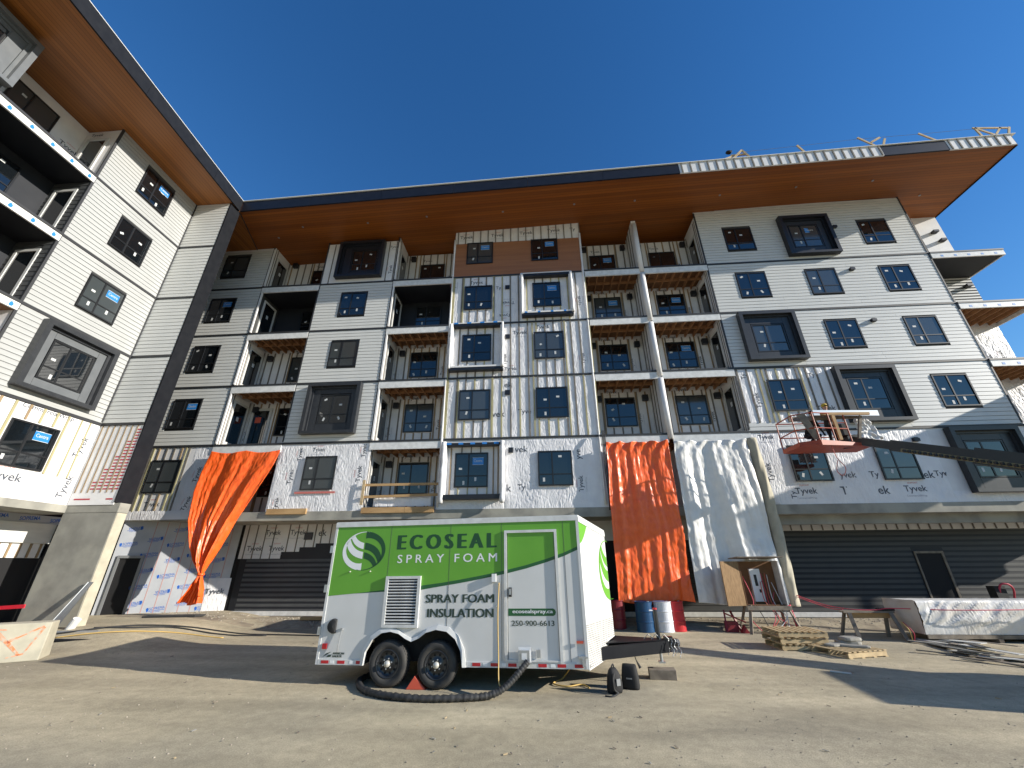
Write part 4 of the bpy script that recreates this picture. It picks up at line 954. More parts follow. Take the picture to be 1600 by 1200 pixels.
cw = drape('column_sheet', lambda s, t: (lerp(8.3, 8.72, s) + .08 * math.sin(t * 3.1) , 16.32 - .16 * math.sin(s * 3.1) - .02 * math.sin(t * 30 + s * 9), lerp(6.66, .7, t)), 14, 90, 'concrete_side', 'narrow beige sheet wrapped round the column at the right edge of the white sheet', 'tarp')
cb = MB(); 
for i in range(3): cb.tube([(2.62 + .05 * i, 16.3, 7.15), (2.6 + .05 * i, 16.22, 6.8), (2.58 + .06 * i, 16.25, 5.5), (2.62 + .05 * i, 16.22, 4.5), (2.6 + .04 * i, 16.25, 3.95)], .022, 6)
tag(cb.build('hanging_cable', 'black_rubber', smooth=True), 'black cables hanging down beside the left edge of the long orange tarp', 'cable')

# ------------------------------------------------------------------ trailer
TR = thing('cargo_trailer', 'white and green tandem axle cargo trailer with spray foam lettering parked before the building', 'trailer', (-4.42, 8.89, 0), (0, -.0094, -.07943), local=True)
TF = Fr((0, 0, 0), (1, 0, 0), (0, -1, 0))
ZB, ZT, TL, TWD = .336, 2.88, 5.17, 2.58
arch = [(.98, ZB), (1.0, .55), (1.12, .75), (1.29, .86), (1.47, .885), (1.64, .85), (1.78, .77), (1.9, .725), (2.02, .77), (2.17, .87), (2.37, .92), (2.58, .89), (2.75, .77), (2.86, .58), (2.9, ZB)]
m_ = MB(TF); m_.prism([(0, ZB)] + arch + [(TL, ZB), (TL, ZT), (0, ZT)], -.03, 0); body = m_.build('side_panel', 'trailer_white', TR)
m_ = MB(); m_.box(0, TL, TWD - .03, TWD, ZB, ZT); m_.build('side_panel', 'trailer_white', TR)
m_ = MB(); m_.box(0, .03, .031, TWD - .031, ZB, ZT); m_.build('rear_door', 'trailer_white', TR)
hull = [(0.031, .031), (TL, .031), (5.70, 1.29), (TL, TWD - .031), (.031, TWD - .031)]
m_ = MB(); m_.slab([(0, 0), (TL, 0), (TL, TWD), (0, TWD)], ZT, ZT + .03); m_.add([(TL, 0, ZT), (5.73, 1.29, 2.65), (TL, TWD, ZT), (TL, 0, ZT + .03), (5.74, 1.29, 2.69), (TL, TWD, ZT + .03)], [(0, 1, 2), (3, 4, 5), (0, 3, 4, 1), (1, 4, 5, 2)]); m_.build('trailer_roof', 'trailer_white', TR)
m_ = MB(); m_.box(.031, 5.2, .5, TWD - .5, ZB, ZB + .05); m_.box(.031, .95, .031, .5, ZB, ZB + .05); m_.box(2.95, 5.2, .031, .5, ZB, ZB + .05); m_.box(.95, 2.95, .42, .46, ZB, 1.0); m_.box(.95, 2.95, .031, .46, .97, 1.0)
m_.build('underbody', 'black_rubber', TR)
# nose
NF = Fr((TL, 0, 0), (.56, 1.29, 0), (1.29, -.56, 0)); NL = math.hypot(.56, 1.29)
NG = Fr((TL, TWD, 0), (.56, -1.29, 0), (1.29, .56, 0))
for fr in (NF, NG):
    m_ = MB(fr); m_.prism([(0, .95), (NL, 1.08), (NL, 2.66), (0, ZT)], -.02, 0); npn = m_.build('nose_panel', 'trailer_white', TR)
    m_ = MB(fr); m_.prism([(-.0, ZB - .02), (NL * .72, ZB + .02), (NL * .72, .62), (NL, .66), (NL, 1.08), (0, .95)], -.015, .006); dp = m_.build('stone_guard', 'white_flash', TR, label='ribbed bright metal stone guard')
    r_ = MB(fr)
    for i in range(20):
        z = ZB + .02 + i * .033
        r_.box(.02, NL * .7 if z < .66 else NL - .02, .006, .012, z, z + .013)
    r_.build('rib', 'bag_grey', dp, kind='stuff')
    m_ = MB(fr); m_.prism([(0, ZT - .1), (NL, 2.56), (NL, 2.66), (0, ZT)], .001, .014); m_.build('top_rail', 'white_flash', TR)
    s_ = MB(fr); s_.box(.72, .726, .001, .003, 1.05, 2.7); s_.build('panel_seam', 'joint', npn)
m_ = MB(TF); m_.box(TL - .05, TL + .004, .0015, .02, ZB, ZT - .075); m_.build('corner_post', 'trailer_white', TR); m_ = MB(TF); m_.box(0, .05, .0015, .012, ZB, ZT - .075); m_.build('corner_post', 'trailer_white', TR)
m_ = MB(TF); m_.box(0, TL, .0015, .022, ZT - .075, ZT + .02); tr_ = m_.build('top_rail', 'white_flash', TR)
m_ = MB(TF); m_.box(.052, .97, .0015, .014, ZB, ZB + .085); m_.build('bottom_rail', 'white_flash', TR); m_ = MB(TF); m_.box(2.97, TL - .052, .0015, .014, ZB, ZB + .085); m_.build('bottom_rail', 'white_flash', TR)
for i, (u, c) in enumerate([(.12, 'r'), (.3, 'w'), (.45, 'r'), (.7, 'w'), (.83, 'r'), (3.08, 'r'), (3.28, 'w'), (3.42, 'r'), (3.62, 'w'), (3.74, 'r'), (4.28, 'r'), (4.5, 'w'), (4.62, 'r'), (4.92, 'r')]):
    q = MB(TF); q.box(u, u + (.15 if c == 'r' else .08), .015, .018, ZB + .02, ZB + .07); q.build('reflector', 'barrel_red' if c == 'r' else 'lettering_white', TR)
# seams
for u in (1.27, 2.56, 3.62, 4.86):
    q = MB(TF); q.box(u, u + .006, .0005, .005, ZB + .6 if u < 2.6 else ZB + .1, ZT - .08); q.build('panel_seam', 'joint', TR)
# graphics
cur = [(0, 1.49), (.6, 1.535), (1.27, 1.60), (1.99, 1.665), (2.4, 1.71), (2.79, 1.765), (3.2, 1.83), (3.65, 1.91), (4.1, 2.005), (4.5, 2.11), (4.86, 2.22), (5.168, 2.345)]
g = MB(TF)
for (a, b), (c, d) in zip(cur[:-1], cur[1:]): g.poly([(a, .003, b), (c, .003, d), (c, .003, ZT - .07), (a, .003, ZT - .07)])
g.build('green_graphic', 'green', TR)
g = MB(TF)
low = [(a, b - .075 * max(0, (a - .6) / 1.4) if a < 2 else b - .06) for a, b in cur]
for (a, b), (c, d), (e, f) in zip(cur[:-1], cur[1:], low[:-1]):
    f2 = low[cur.index((c, d))][1]; g.poly([(a, .0035, b), (c, .0035, d), (c, .0035, f2), (a, .0035, f)])
g.build('green_stripe', 'green_dark', TR)
g = MB(NF); pts = [(.003, .0035, 2.37), (.12, .0035, 2.42), (.22, .0035, 2.5), (.32, .0035, 2.6), (.42, .0035, 2.72), (.44, .0035, 2.73), (.003, .0035, ZT - .1)]; g.poly(pts); g.build('green_graphic', 'green', TR)
def bez(p0, p1, p2, n=14): return [((1 - t) ** 2 * p0[0] + 2 * t * (1 - t) * p1[0] + t * t * p2[0], (1 - t) ** 2 * p0[1] + 2 * t * (1 - t) * p1[1] + t * t * p2[1]) for t in [i / n for i in range(n + 1)]]
def strip(mb, A, B, T, w, mi=0):
    for i in range(len(A) - 1):
        a, b, c, d = T(A[i]), T(A[i + 1]), T(B[i + 1]), T(B[i]); mb.poly([(a[0], w, a[1]), (b[0], w, b[1]), (c[0], w, c[1]), (d[0], w, d[1])], mi)
def logo(mb, T, w, mi):
    # outer crescent: along the circle from top to the bottom centre
    n = 30
    A = [(math.cos(a), math.sin(a)) for a in [math.pi * (.42 + (1.5 - .42) * i / n) for i in range(n + 1)]]
    B = []
    for i, (x, y) in enumerate(A):
        t = i / n; th = .02 + .36 * t ** 1.5; B.append((x * (1 - th), y * (1 - th * .96)))
    A[-1] = (-.03, -1.0); B[-1] = (-.03, -.62)
    strip(mb, A, B, T, w, mi)
    strip(mb, bez((-.86, .42), (-.72, -.28), (-.03, -.42)), bez((-.70, .62), (-.52, .02), (-.03, -.06)), T, w, mi)
    strip(mb, bez((-.66, .70), (-.5, .2), (-.03, .08)), bez((-.50, .82), (-.38, .5), (-.03, .40)), T, w, mi)
for sgn, mm in ((1, 'lettering_white'), (-1, 'lettering_green')):
    g = MB(TF); logo(g, lambda p: (.70 + sgn * .475 * p[0], 2.33 + sgn * .375 * p[1]), .0045, 0); g.build('logo', mm, TR)
g = MB(NF); logo(g, lambda p: (NL + .50 * p[0], 1.9 + .58 * p[1]), .0045, 0); g.build('logo', 'green', TR)
g = MB(NG); logo(g, lambda p: (NL + .50 * p[0], 1.9 - .58 * p[1]), .0045, 0); g.build('logo', 'green', TR)
def trtext(s, u0, u1, z0, z1, mm, bold, sp=1.0, w=.0045, fr=TF):
    g = MB(fr); n = 1 if bold < .003 else 5
    for i in range(n): add_text(g, s, u0 + (i - (n - 1) / 2) * bold * .11, z0, 0, w + i * .00025, h=z1 - z0, width=u1 - u0, bold=0, spacing=sp)
    return g.build('lettering', mm, TR, kind='stuff')
trtext('ECOSEAL', 1.45, 3.5, 2.335, 2.615, 'lettering_green', .12, 1.45)
trtext('SPRAY FOAM', 1.46, 3.53, 2.08, 2.235, 'lettering_white', .02, 1.5)
trtext('SPRAY FOAM', 2.12, 3.47, 1.365, 1.51, 'lettering_dark', .045)
trtext('INSULATION', 2.17, 3.46, 1.12, 1.265, 'lettering_dark', .045)
g = MB(TF); g.prism([(3.75, 1.145), (4.59, 1.145), (4.625, 1.165), (4.64, 1.205), (4.625, 1.245), (4.59, 1.265), (3.75, 1.265)], .001, .003); g.build('address_bar', 'green_dark', TR)
trtext('ecosealspray.ca', 3.83, 4.58, 1.17, 1.25, 'lettering_white', .02)
trtext('250-900-6613', 3.81, 4.6, .985, 1.07, 'lettering_dark', .015)
trtext('AMERICAN', .33, .56, .50, .535, 'lettering_dark', .02); trtext('HAULER', .33, .52, .455, .49, 'lettering_dark', .02)
g = MB(TF)
for a in ((.12, .455, .2, .52, .3, .545, .22, .5), (.2, .455, .24, .49, .31, .5, .29, .46)): g.poly([(a[i], .003, a[i + 1]) for i in (0, 2, 4, 6)])
g.build('logo', 'lettering_dark', TR)
# door
d = MB(TF)
du0, du1, dz0, dz1 = 3.68, 4.73, .43, 2.65
d.box(du0, du0 + .05, .009, .032, dz0, dz1); d.box(du1 - .05, du1, .009, .032, dz0, dz1); d.box(du0 + .05, du1 - .05, .009, .032, dz1 - .05, dz1); d.box(du0 + .05, du1 - .05, .009, .026, dz0, dz0 + .03)
d = d.build('side_door', 'white_flash', TR)
q = MB(TF); q.box(du0 + .056, du0 + .064, .003, .007, dz0 + .03, dz1 - .05); q.box(du1 - .064, du1 - .056, .003, .007, dz0 + .03, dz1 - .05); q.build('panel_seam', 'joint', d)
q = MB(TF); q.box(3.76, 3.82, .009, .03, 1.46, 1.62); q.box(3.772, 3.808, .03, .05, 1.5, 1.6, 1); q.build('handle', ['black_rubber', 'galv'], d)
# louvre
l = MB(TF); l.box(1.27, 1.33, .006, .05, .95, 1.84); l.box(1.94, 2.0, .006, .05, .95, 1.84); l.box(1.33, 1.94, .006, .05, 1.79, 1.84); l.box(1.33, 1.94, .006, .05, .95, 1.0); l.box(1.33, 1.94, .004, .008, 1.0, 1.79, 1)
l = l.build('louvre', ['white_flash', 'dark_void'], TR)
for i in range(15):
    def sfn():
        q = MB(TF, True); q.add([(0, .012, .02), (.61, .012, .02), (.61, .04, .0), (0, .04, .0), (0, .012, .026), (.61, .012, .026), (.61, .04, .017), (0, .04, .017)], [(0, 1, 2, 3), (7, 6, 5, 4), (0, 4, 5, 1), (1, 5, 6, 2), (2, 6, 7, 3), (3, 7, 4, 0)]); return q.mesh('slat')
    me = shared('slat', sfn, 'white_flash'); o = bpy.data.objects.new('slat', me); COL.objects.link(o); o.parent = l; o.location = (1.33, 0, 1.01 + i * .0525)
# fender
q = MB(TF); o_ = [(1.94 + (x - 1.94) * 1.07, ZB + (z - ZB) * (1.13 if z > ZB + .1 else 1)) for x, z in arch]
for i in range(len(arch) - 1):
    a, b, c, d_ = arch[i], arch[i + 1], o_[i + 1], o_[i]
    q.add([(a[0], .004, a[1]), (b[0], .004, b[1]), (c[0], .004, c[1]), (d_[0], .004, d_[1]), (a[0], .05, a[1]), (b[0], .05, b[1]), (c[0], .03, c[1]), (d_[0], .03, d_[1])], [(4, 5, 6, 7), (0, 1, 5, 4), (3, 2, 6, 7)])
q.build('fender', 'trailer_white', TR, recalc=True)
q = MB(TF); q.prism([(1.5, .885), (1.9, .735), (2.3, .92), (2.3, .96), (1.5, .96)], .0015, .003); 
# wheels
def make_wheel():
    wh = bpy.data.objects.new('wheel', None); COL.objects.link(wh); wh.parent = TR
    t = MB(TF); prof = [(.235, -.2), (.33, -.215), (.368, -.19), (.375, -.13), (.375, -.07), (.368, -.01), (.335, .015), (.3, .018), (.24, .008), (.225, -.02), (.225, -.18), (.235, -.2)]
    t.lathe(prof, (0, 0, 0), 'w', 48); me = t.mesh('tyre'); o = put('tyre', me, 'tyre', wh, smooth=True)
    tr = MB(TF)
    for i in range(48):
        a = i / 48 * 6.283; c, s_ = math.cos(a), math.sin(a); a2 = a + .07; c2, s2 = math.cos(a2), math.sin(a2)
        tr.add([(.376 * c, -.19, .376 * s_), (.376 * c2, -.19, .376 * s2), (.376 * c2, -.015, .376 * s2), (.376 * c, -.015, .376 * s_), (.383 * c, -.18, .383 * s_), (.383 * c2, -.18, .383 * s2), (.383 * c2, -.03, .383 * s2), (.383 * c, -.03, .383 * s_)], [(7, 6, 5, 4), (0, 4, 5, 1), (1, 5, 6, 2), (2, 6, 7, 3), (3, 7, 4, 0)])
    put('tread', tr.mesh('tread'), 'tyre', wh, kind='stuff')
    r_ = MB(TF); r_.lathe([(.228, -.15), (.236, .004), (.222, .012), (.205, -.005), (.19, -.04), (.12, -.045), (.09, -.02), (.075, -.015), (.0, -.015)], (0, 0, 0), 'w', 40); put('rim', r_.mesh('rim'), 'rim', wh, smooth=True)
    h = MB(TF)
    for i in range(10):
        a = i / 10 * 6.283; h.lathe([(.0, .0), (.02, .0), (.02, -.004), (0, -.004)], (.155 * math.cos(a), -.036, .155 * math.sin(a)), 'w', 10)
    put('rim_hole', h.mesh('rim_hole'), 'dark_void', wh, kind='stuff')
    k = MB(TF); k.lathe([(.055, -.02), (.055, .03), (.045, .05), (0, .055)], (0, 0, 0), 'w', 20); put('hub_cap', k.mesh('hub_cap'), 'chrome', wh, smooth=True)
    n_ = MB(TF)
    for i in range(6):
        a = i / 6 * 6.283 + .3; n_.lathe([(.013, -.02), (.013, .012), (0, .014)], (.083 * math.cos(a), 0, .083 * math.sin(a)), 'w', 6)
    put('wheel_nut', n_.mesh('wheel_nut'), 'galv', wh, kind='stuff')
    return wh
w0 = make_wheel(); w0.location = (1.45, 0, .365)
w1 = copy_tree(w0, TR); w1.location = (2.40, 0, .358)
for u in (1.45, 2.40): w2 = copy_tree(w0, TR); w2.location = (u, TWD, .362); w2.rotation_euler = (0, 0, math.pi)
q = MB(); q.box(1.4, 1.5, .2, 2.4, .31, .41); q.box(2.35, 2.45, .2, 2.4, .31, .41); q.build('axle', 'black_rubber', TR)
# small fittings
for z in (2.37, 1.63, .89): q = MB(TF); q.box(-.05, .02, .0, .03, z - .07, z + .07); q.build('hinge', 'galv', TR)
q = MB(TF); q.lathe([(.0, .0), (.13, .0), (.11, .05), (.0, .07)], (.27, .004, .97), 'w', 18); q.v = [(v[0] * 1 if v[0] < .33 else .33, v[1], v[2]) for v in q.v]; q.build('side_vent', 'black_rubber', TR)
q = MB(TF); q.box(.1, .19, .004, .03, .59, .68); q.build('marker_light', 'barrel_red', TR)
q = MB(TF); q.box(4.98, 5.1, .021, .04, .72, .76); q.build('marker_light', 'orange_plastic', TR)
q = MB(TF); q.tube([(.46, .03, .92), (.44, .05, .6), (.43, .03, .55)], .01, 6); q.box(.44, .48, .004, .04, .9, .94); q.build('hold_back', 'galv', TR)
for u in (.46, .9): q = MB(TF); q.lathe([(.015, 0), (.01, .03), (0, .035)], (u, .004, 1.935), 'w', 8); q.build('stud', 'chrome', TR)
q = MB(TF); q.box(3.44, 3.52, .005, .07, 1.72, 1.86); q.build('power_inlet', 'white_paint', TR)
q = MB(TF); q.box(3.95, 4.14, .033, .12, .44, .62); q.box(3.93, 4.16, .033, .045, .42, .66, 1); q.box(4.0, 4.09, .121, .125, .48, .58, 1); q.build('hose_port', ['galv', 'white_paint'], TR)
q = MB(TF); q.box(4.26, 4.33, .012, .05, .5, .62); q.build('latch', 'galv', TR)
q = MB(TF); q.lathe([(.018, 0), (.012, .03), (0, .03)], (3.52, .005, 1.3), 'w', 8); q.build('stud', 'galv', TR)
q = MB(TF); q.box(5.0, 5.16, .0, .05, .5, .53); q.box(5.06, 5.1, .02, .06, .38, .5); q.build('step_bracket', 'galv', TR)
# tongue
q = MB(); 
q.bar((4.9, .35, .46), (6.75, 1.24, .5), .09, .2); q.bar((4.9, TWD - .35, .46), (6.75, 1.34, .5), .09, .2); q.bar((4.9, 1.29, .5), (6.8, 1.29, .5), .1, .2); q.slab([(5.4, .75), (6.72, 1.2), (6.72, 1.38), (5.4, 1.83)], .6, .612)
q.build('tongue', 'charcoal', TR)
q = MB(); q.box(6.7, 6.86, 1.22, 1.36, .46, .66); q.lathe([(.075, 0), (.08, .06), (.05, .12), (0, .13)], (6.92, 1.29, .5), 'z', 14); q.box(6.8, 6.9, 1.2, 1.38, .55, .6); q.build('coupler', 'rim', TR)
q = MB(); q.tube([(6.62, 1.42, .22), (6.62, 1.42, .62)], .03, 10); q.tube([(6.62, 1.42, .6), (6.62, 1.42, 1.12)], .042, 10, 1); q.box(6.56, 6.68, 1.36, 1.48, .19, .22); q.tube([(6.62, 1.42, 1.1), (6.5, 1.36, 1.11)], .014, 6); q.lathe([(.045, 0), (.045, .03), (0, .03)], (6.62, 1.42, 1.12), n=10, mi=2)
q.build('jack', ['galv', 'rim', 'barrel_red'], TR)
q = MB(); rnd = random.Random(5)
for k_ in range(4):
    x0, y0 = 6.75 + .06 * k_, 1.2 - .04 * k_; pts = [(x0 + .02 * math.sin(i * .9), y0 - .008 * i * (k_ % 2), .64 - .022 * i) for i in range(14)]; q.tube(pts, [.004 if i % 2 else .009 for i in range(14)], 5)
for k_ in range(3): q.tube([(6.3 + .15 * k_, 1.2, .62), (6.38 + .15 * k_, 1.15, .72), (6.48 + .15 * k_, 1.2, .62)], .008, 5)
q.build('safety_chain', 'steel_grey', TR, kind='stuff')
q = MB(); q.tube([(6.05, 1.05, .42), (6.08, 1.0, .3), (6.14, .98, .18)], [.008, .01, .03], 6); q.build('plug', 'black_rubber', TR)
# jack block
bk = MB(); bk.slab([(1.98, 9.62), (2.49, 9.58), (2.53, 9.86), (2.02, 9.9)], .0, .165); tag(bk.build('jack_block', 'old_wood', bevel=.008), 'weathered timber block under the jack of the trailer tongue', 'block')
# hose and cables
def spline(pts, n=8):
    out = []; P = [Vector(p) for p in pts]
    for i in range(len(P) - 1):
        p0, p1, p2, p3 = P[max(i - 1, 0)], P[i], P[i + 1], P[min(i + 2, len(P) - 1)]
        for j in range(n):
            t = j / n; out.append(tuple(.5 * ((2 * p1) + (-p0 + p2) * t + (2 * p0 - 5 * p1 + 4 * p2 - p3) * t * t + (-p0 + 3 * p1 - 3 * p2 + p3) * t ** 3)))
    out.append(tuple(P[-1])); return out
hp = spline([(-.34, 8.42, .5), (-.52, 8.33, .33), (-.72, 8.25, .17), (-.98, 8.18, .07), (-1.4, 8.08, .055), (-2.0, 8.02, .05), (-2.6, 8.1, .055), (-3.1, 8.34, .05), (-3.45, 8.75, .05), (-3.6, 9.3, .05), (-3.3, 9.9, .05)], 14)
h = MB(); h.tube(hp, [.048 + .009 * math.sin(i * 2.3) + .007 * random.random() for i in range(len(hp))], 12); tag(h.build('spray_hose', 'hose_black', smooth=True), 'thick black sleeved hose curling from the trailer door round the two wheels', 'hose')
hp = spline([(-.87, 8.55, 1.74), (-.88, 8.47, 1.2), (-.86, 8.44, .6), (-.84, 8.33, .22), (-.78, 8.29, .17)], 8)
h = MB(); h.tube(hp, .011, 6); pc_ = h.build('power_cord', 'yellow_cable', smooth=True); pc_.parent = TR; pc_.matrix_parent_inverse = (Matrix.Translation(TR.location) @ TR.rotation_euler.to_matrix().to_4x4()).inverted(); pc_['label'] = 'thin yellow cord hanging down the trailer side'
hp = spline([(.5, 9.3, .32), (.3, 9.6, .02), (.1, 9.2, .02), (.35, 9.0, .02), (.62, 9.1, .03), (.75, 8.95, .012)], 8)
h = MB(); h.tube(hp, .012, 6); tag(h.build('yellow_cord', 'yellow_cable', smooth=True), 'yellow cord lying in loops on the ground under the trailer nose', 'cord')
ch = MB(); ch.prism([(-2.58, .0), (-2.2, .0), (-2.43, .21)], 0, .16); ch.v = [(v[0], 8.72 + (v[1]), v[2]) for v in ch.v]; tag(ch.build('wheel_chock', 'orange_plastic', bevel=.01), 'orange red triangular chock between the two trailer wheels', 'wheel chock')

# bags
def blob(name, m, prof, loc, rot, label, cat, sx=1, sy=1):
    pass
bg1 = thing('backpack', 'upright black bag with straps, the left of the pair near the trailer nose', 'bag', (1.17, 8.72, 0), (0, 0, .5), local=True)
q = MB()
n = 14
def rings(q, secs, n=16):
    vs = []
    for (z, rx, ry, ox, oy) in secs:
        for j in range(n):
            a = 6.283 * j / n; c, s_ = math.cos(a), math.sin(a); c = math.copysign(abs(c) ** .6, c); s_ = math.copysign(abs(s_) ** .6, s_); vs.append((ox + rx * c, oy + ry * s_, z))
    m = len(secs); q.add(vs, [(i * n + j, i * n + (j + 1) % n, (i + 1) * n + (j + 1) % n, (i + 1) * n + j) for i in range(m - 1) for j in range(n)] + [tuple(range(n - 1, -1, -1)), tuple((m - 1) * n + j for j in range(n))])
rings(q, [(.0, .12, .08, 0, 0), (.05, .135, .1, 0, 0), (.15, .13, .1, .005, 0), (.26, .11, .085, .0, 0), (.33, .08, .06, -.01, 0), (.37, .05, .03, -.01, 0)])
q.build('bag_body', 'black_cloth', bg1, smooth=True)
q = MB(); q.tube(spline([(-.06, -.09, .3), (-.12, -.13, .2), (-.1, -.12, .08), (-.02, -.12, .02)], 5), .016, 6); q.tube(spline([(.02, .0, .36), (.0, 0, .42), (-.04, 0, .37)], 4), .012, 6); q.tube(spline([(-.02, -.12, .02), (-.2, -.2, .012), (-.3, -.12, .012)], 5), .014, 6); q.build('strap', 'black_rubber', bg1, smooth=True)
q = MB(); q.box(-.03, .05, -.112, -.1, .12, .22); q.build('pocket', 'steel_grey', bg1)
bg2 = thing('tool_bag', 'square black cloth bag, the right of the pair near the trailer nose', 'bag', (1.5, 9.0, 0), (0, 0, -.35), local=True)
q = MB(); rings(q, [(.0, .15, .1, 0, 0), (.04, .16, .11, 0, 0), (.2, .15, .1, 0, 0), (.33, .13, .085, 0, 0), (.37, .12, .06, 0, 0)]); q.build('bag_body', 'black_cloth', bg2, smooth=True)
q = MB(); q.box(-.05, .05, -.118, -.108, .16, .18); q.build('badge', 'steel_grey', bg2)

# ------------------------------------------------------------------ barrels
def barrel(x, y, m, label, z=.0):
    b = MB(); b.lathe([(.0, 0), (.29, 0), (.3, .02), (.285, .04), (.285, .27), (.298, .29), (.298, .305), (.285, .325), (.285, .58), (.298, .6), (.298, .615), (.285, .635), (.285, .86), (.3, .88), (.29, .895), (.275, .875), (0, .87)], (x, y, z), n=32)
    t = thing('steel_drum', label, 'drum', (x, y, z), group='steel drums under the orange tarp'); o = b.build('drum_shell', m, t, smooth=False)
    c = MB(); c.lathe([(.035, .875), (.035, .9), (0, .9)], (x + .16, y, z), n=10); c.build('bung', 'galv', t)
barrel(3.33, 15.82, 'steel_blue', 'blue steel drum under the bottom edge of the long orange tarp')
barrel(3.96, 15.85, 'barrel_white', 'white steel drum between the blue one and the red one')
barrel(4.42, 16.05, 'barrel_red', 'bright red steel drum at the right end of the row')
barrel(2.5, 16.35, 'barrel_maroon', 'dark red steel drum in the shade just right of the trailer nose')

# ------------------------------------------------------------------ temporary power stand
PS = thing('power_stand', 'open plywood power cabinet on splayed timber legs with a white breaker panel', 'electrical cabinet', (7.2, 15.8, 0))
q = MB(); q.box(6.66, 7.95, 15.95, 15.98, .78, 2.12); q.box(6.66, 6.69, 15.6, 15.95, .78, 2.12, 0); q.box(6.69, 7.95, 15.6, 15.95, .78, .81)
q.build('cabinet', 'deck_under', PS)
q = MB(); q.box(7.92, 7.96, 15.55, 15.945, .8, 2.13); q.build('cabinet_side', 'white_flash', PS)
q = MB(); q.slab([(6.55, 15.35), (8.05, 15.35), (8.05, 16.1), (6.55, 16.1)], lambda x, y: 2.16 + .06 * (15.35 - y) + .08, lambda x, y: 2.16 + .06 * (15.35 - y) + .11); q.build('cabinet_roof', 'old_wood', PS)
q = MB(); q.slab([(6.62, 15.62), (6.64, 15.6), (5.98, 15.4), (5.96, 15.42)], .78, 2.12); q.build('cabinet_door', 'plywood', PS)
q = MB(); q.box(7.08, 7.42, 15.86, 15.945, .88, 1.88); q.box(7.19, 7.28, 15.852, 15.859, 1.35, 1.7, 1); q.box(7.28, 7.36, 15.852, 15.859, 1.15, 1.25, 1); q.build('breaker_panel', ['white_paint', 'box_black'], PS)
for a, b in (((6.75, 15.6, .8), (6.5, 15.35, 0)), ((7.9, 15.6, .8), (8.1, 15.35, 0)), ((6.75, 15.98, .8), (6.6, 16.3, .05)), ((7.9, 15.98, .8), (8.05, 16.3, .05))): q = MB(); q.bar(a, b, .09, .04); q.build('leg', 'old_wood', PS)
q = MB(); q.bar((6.6, 15.5, .72), (8.0, 15.5, .72), .04, .12); q.build('crossbar', 'old_wood', PS)
rnd = random.Random(3)
for i in range(9):
    x = 6.75 + rnd.random() * 1.1; q = MB(); q.tube(spline([(x, 15.82, 1.1 + rnd.random() * .7), (x + rnd.uniform(-.2, .2), 15.7, .9), (x + rnd.uniform(-.3, .3), 15.55, .45), (x + rnd.uniform(-.5, .5), 15.4, .06)], 6), .012, 5); q.build('cord', rnd.choice(['black_rubber', 'orange_plastic', 'black_rubber', 'pink_rope', 'white_flash']), PS, smooth=True)
q = MB(); q.tube([(8.12, 15.62, 0), (8.05, 15.72, .8)], .045, 10); tag(q.build('red_post', 'pink_rope', smooth=True), 'short bright red post leaning beside the power stand', 'post')
q = MB(); q.box(5.95, 6.3, 15.75, 16.0, .0, .3); q.bar((5.9, 15.7, .02), (6.0, 15.95, .62), .05, .05); q.bar((6.35, 15.7, .02), (6.2, 15.95, .6), .05, .05); q.bar((5.95, 15.9, .55), (6.5, 15.6, .3), .04, .04); q.prism([(6.3, .0), (6.55, .0), (6.42, .22)], 15.55, 15.7); tag(q.build('red_stand', 'barrel_maroon'), 'dark red metal stand on the ground under the plywood cabinet door', 'stand')

# ------------------------------------------------------------------ pallets
def make_pallet(label, loc, rot, group='shipping pallets on the yard', m='pallet_wood'):
    t = thing('pallet', label, 'pallet', loc, rot, group, local=True)
    def bd(l, w_, h):
        def fn(): b = MB(); b.box(-l / 2, l / 2, -w_ / 2, w_ / 2, 0, h); return b.mesh('board')
        return shared(('pb', l, w_, h, m), fn, m)
    def add(name, me, x, y, z): o = bpy.data.objects.new(name, me); COL.objects.link(o); o.parent = t; o.location = (x, y, z)
    for i in range(8): add('deck_board', bd(.09, 1.0, .018), -.55 + i * .157, 0, .125)
    for y in (-.46, 0, .46): add('stringer', bd(1.2, .04, .09), 0, y, .018)
    for i in range(4): add('bottom_board', bd(.09, 1.0, .018), -.55 + i * .367, 0, 0)
    return t
def copy_thing(t, label, loc, rot):
    c = copy_tree(t); c['label'] = label; c.location = loc; c.rotation_euler = rot; LOCAL.add(c.name); return c
p0 = make_pallet('pale wooden pallet at the bottom of the stack of three', (6.68, 13.15, 0), (0, 0, -.03))
copy_thing(p0, 'pale wooden pallet in the middle of the stack of three', (6.65, 13.17, .145), (0, 0, .02)); copy_thing(p0, 'pale wooden pallet on top of the stack of three', (6.66, 13.13, .29), (0, 0, -.04))
copy_thing(p0, 'single wooden pallet under loose grey slabs beside the stack', (7.45, 12.35, 0), (0, 0, .33))
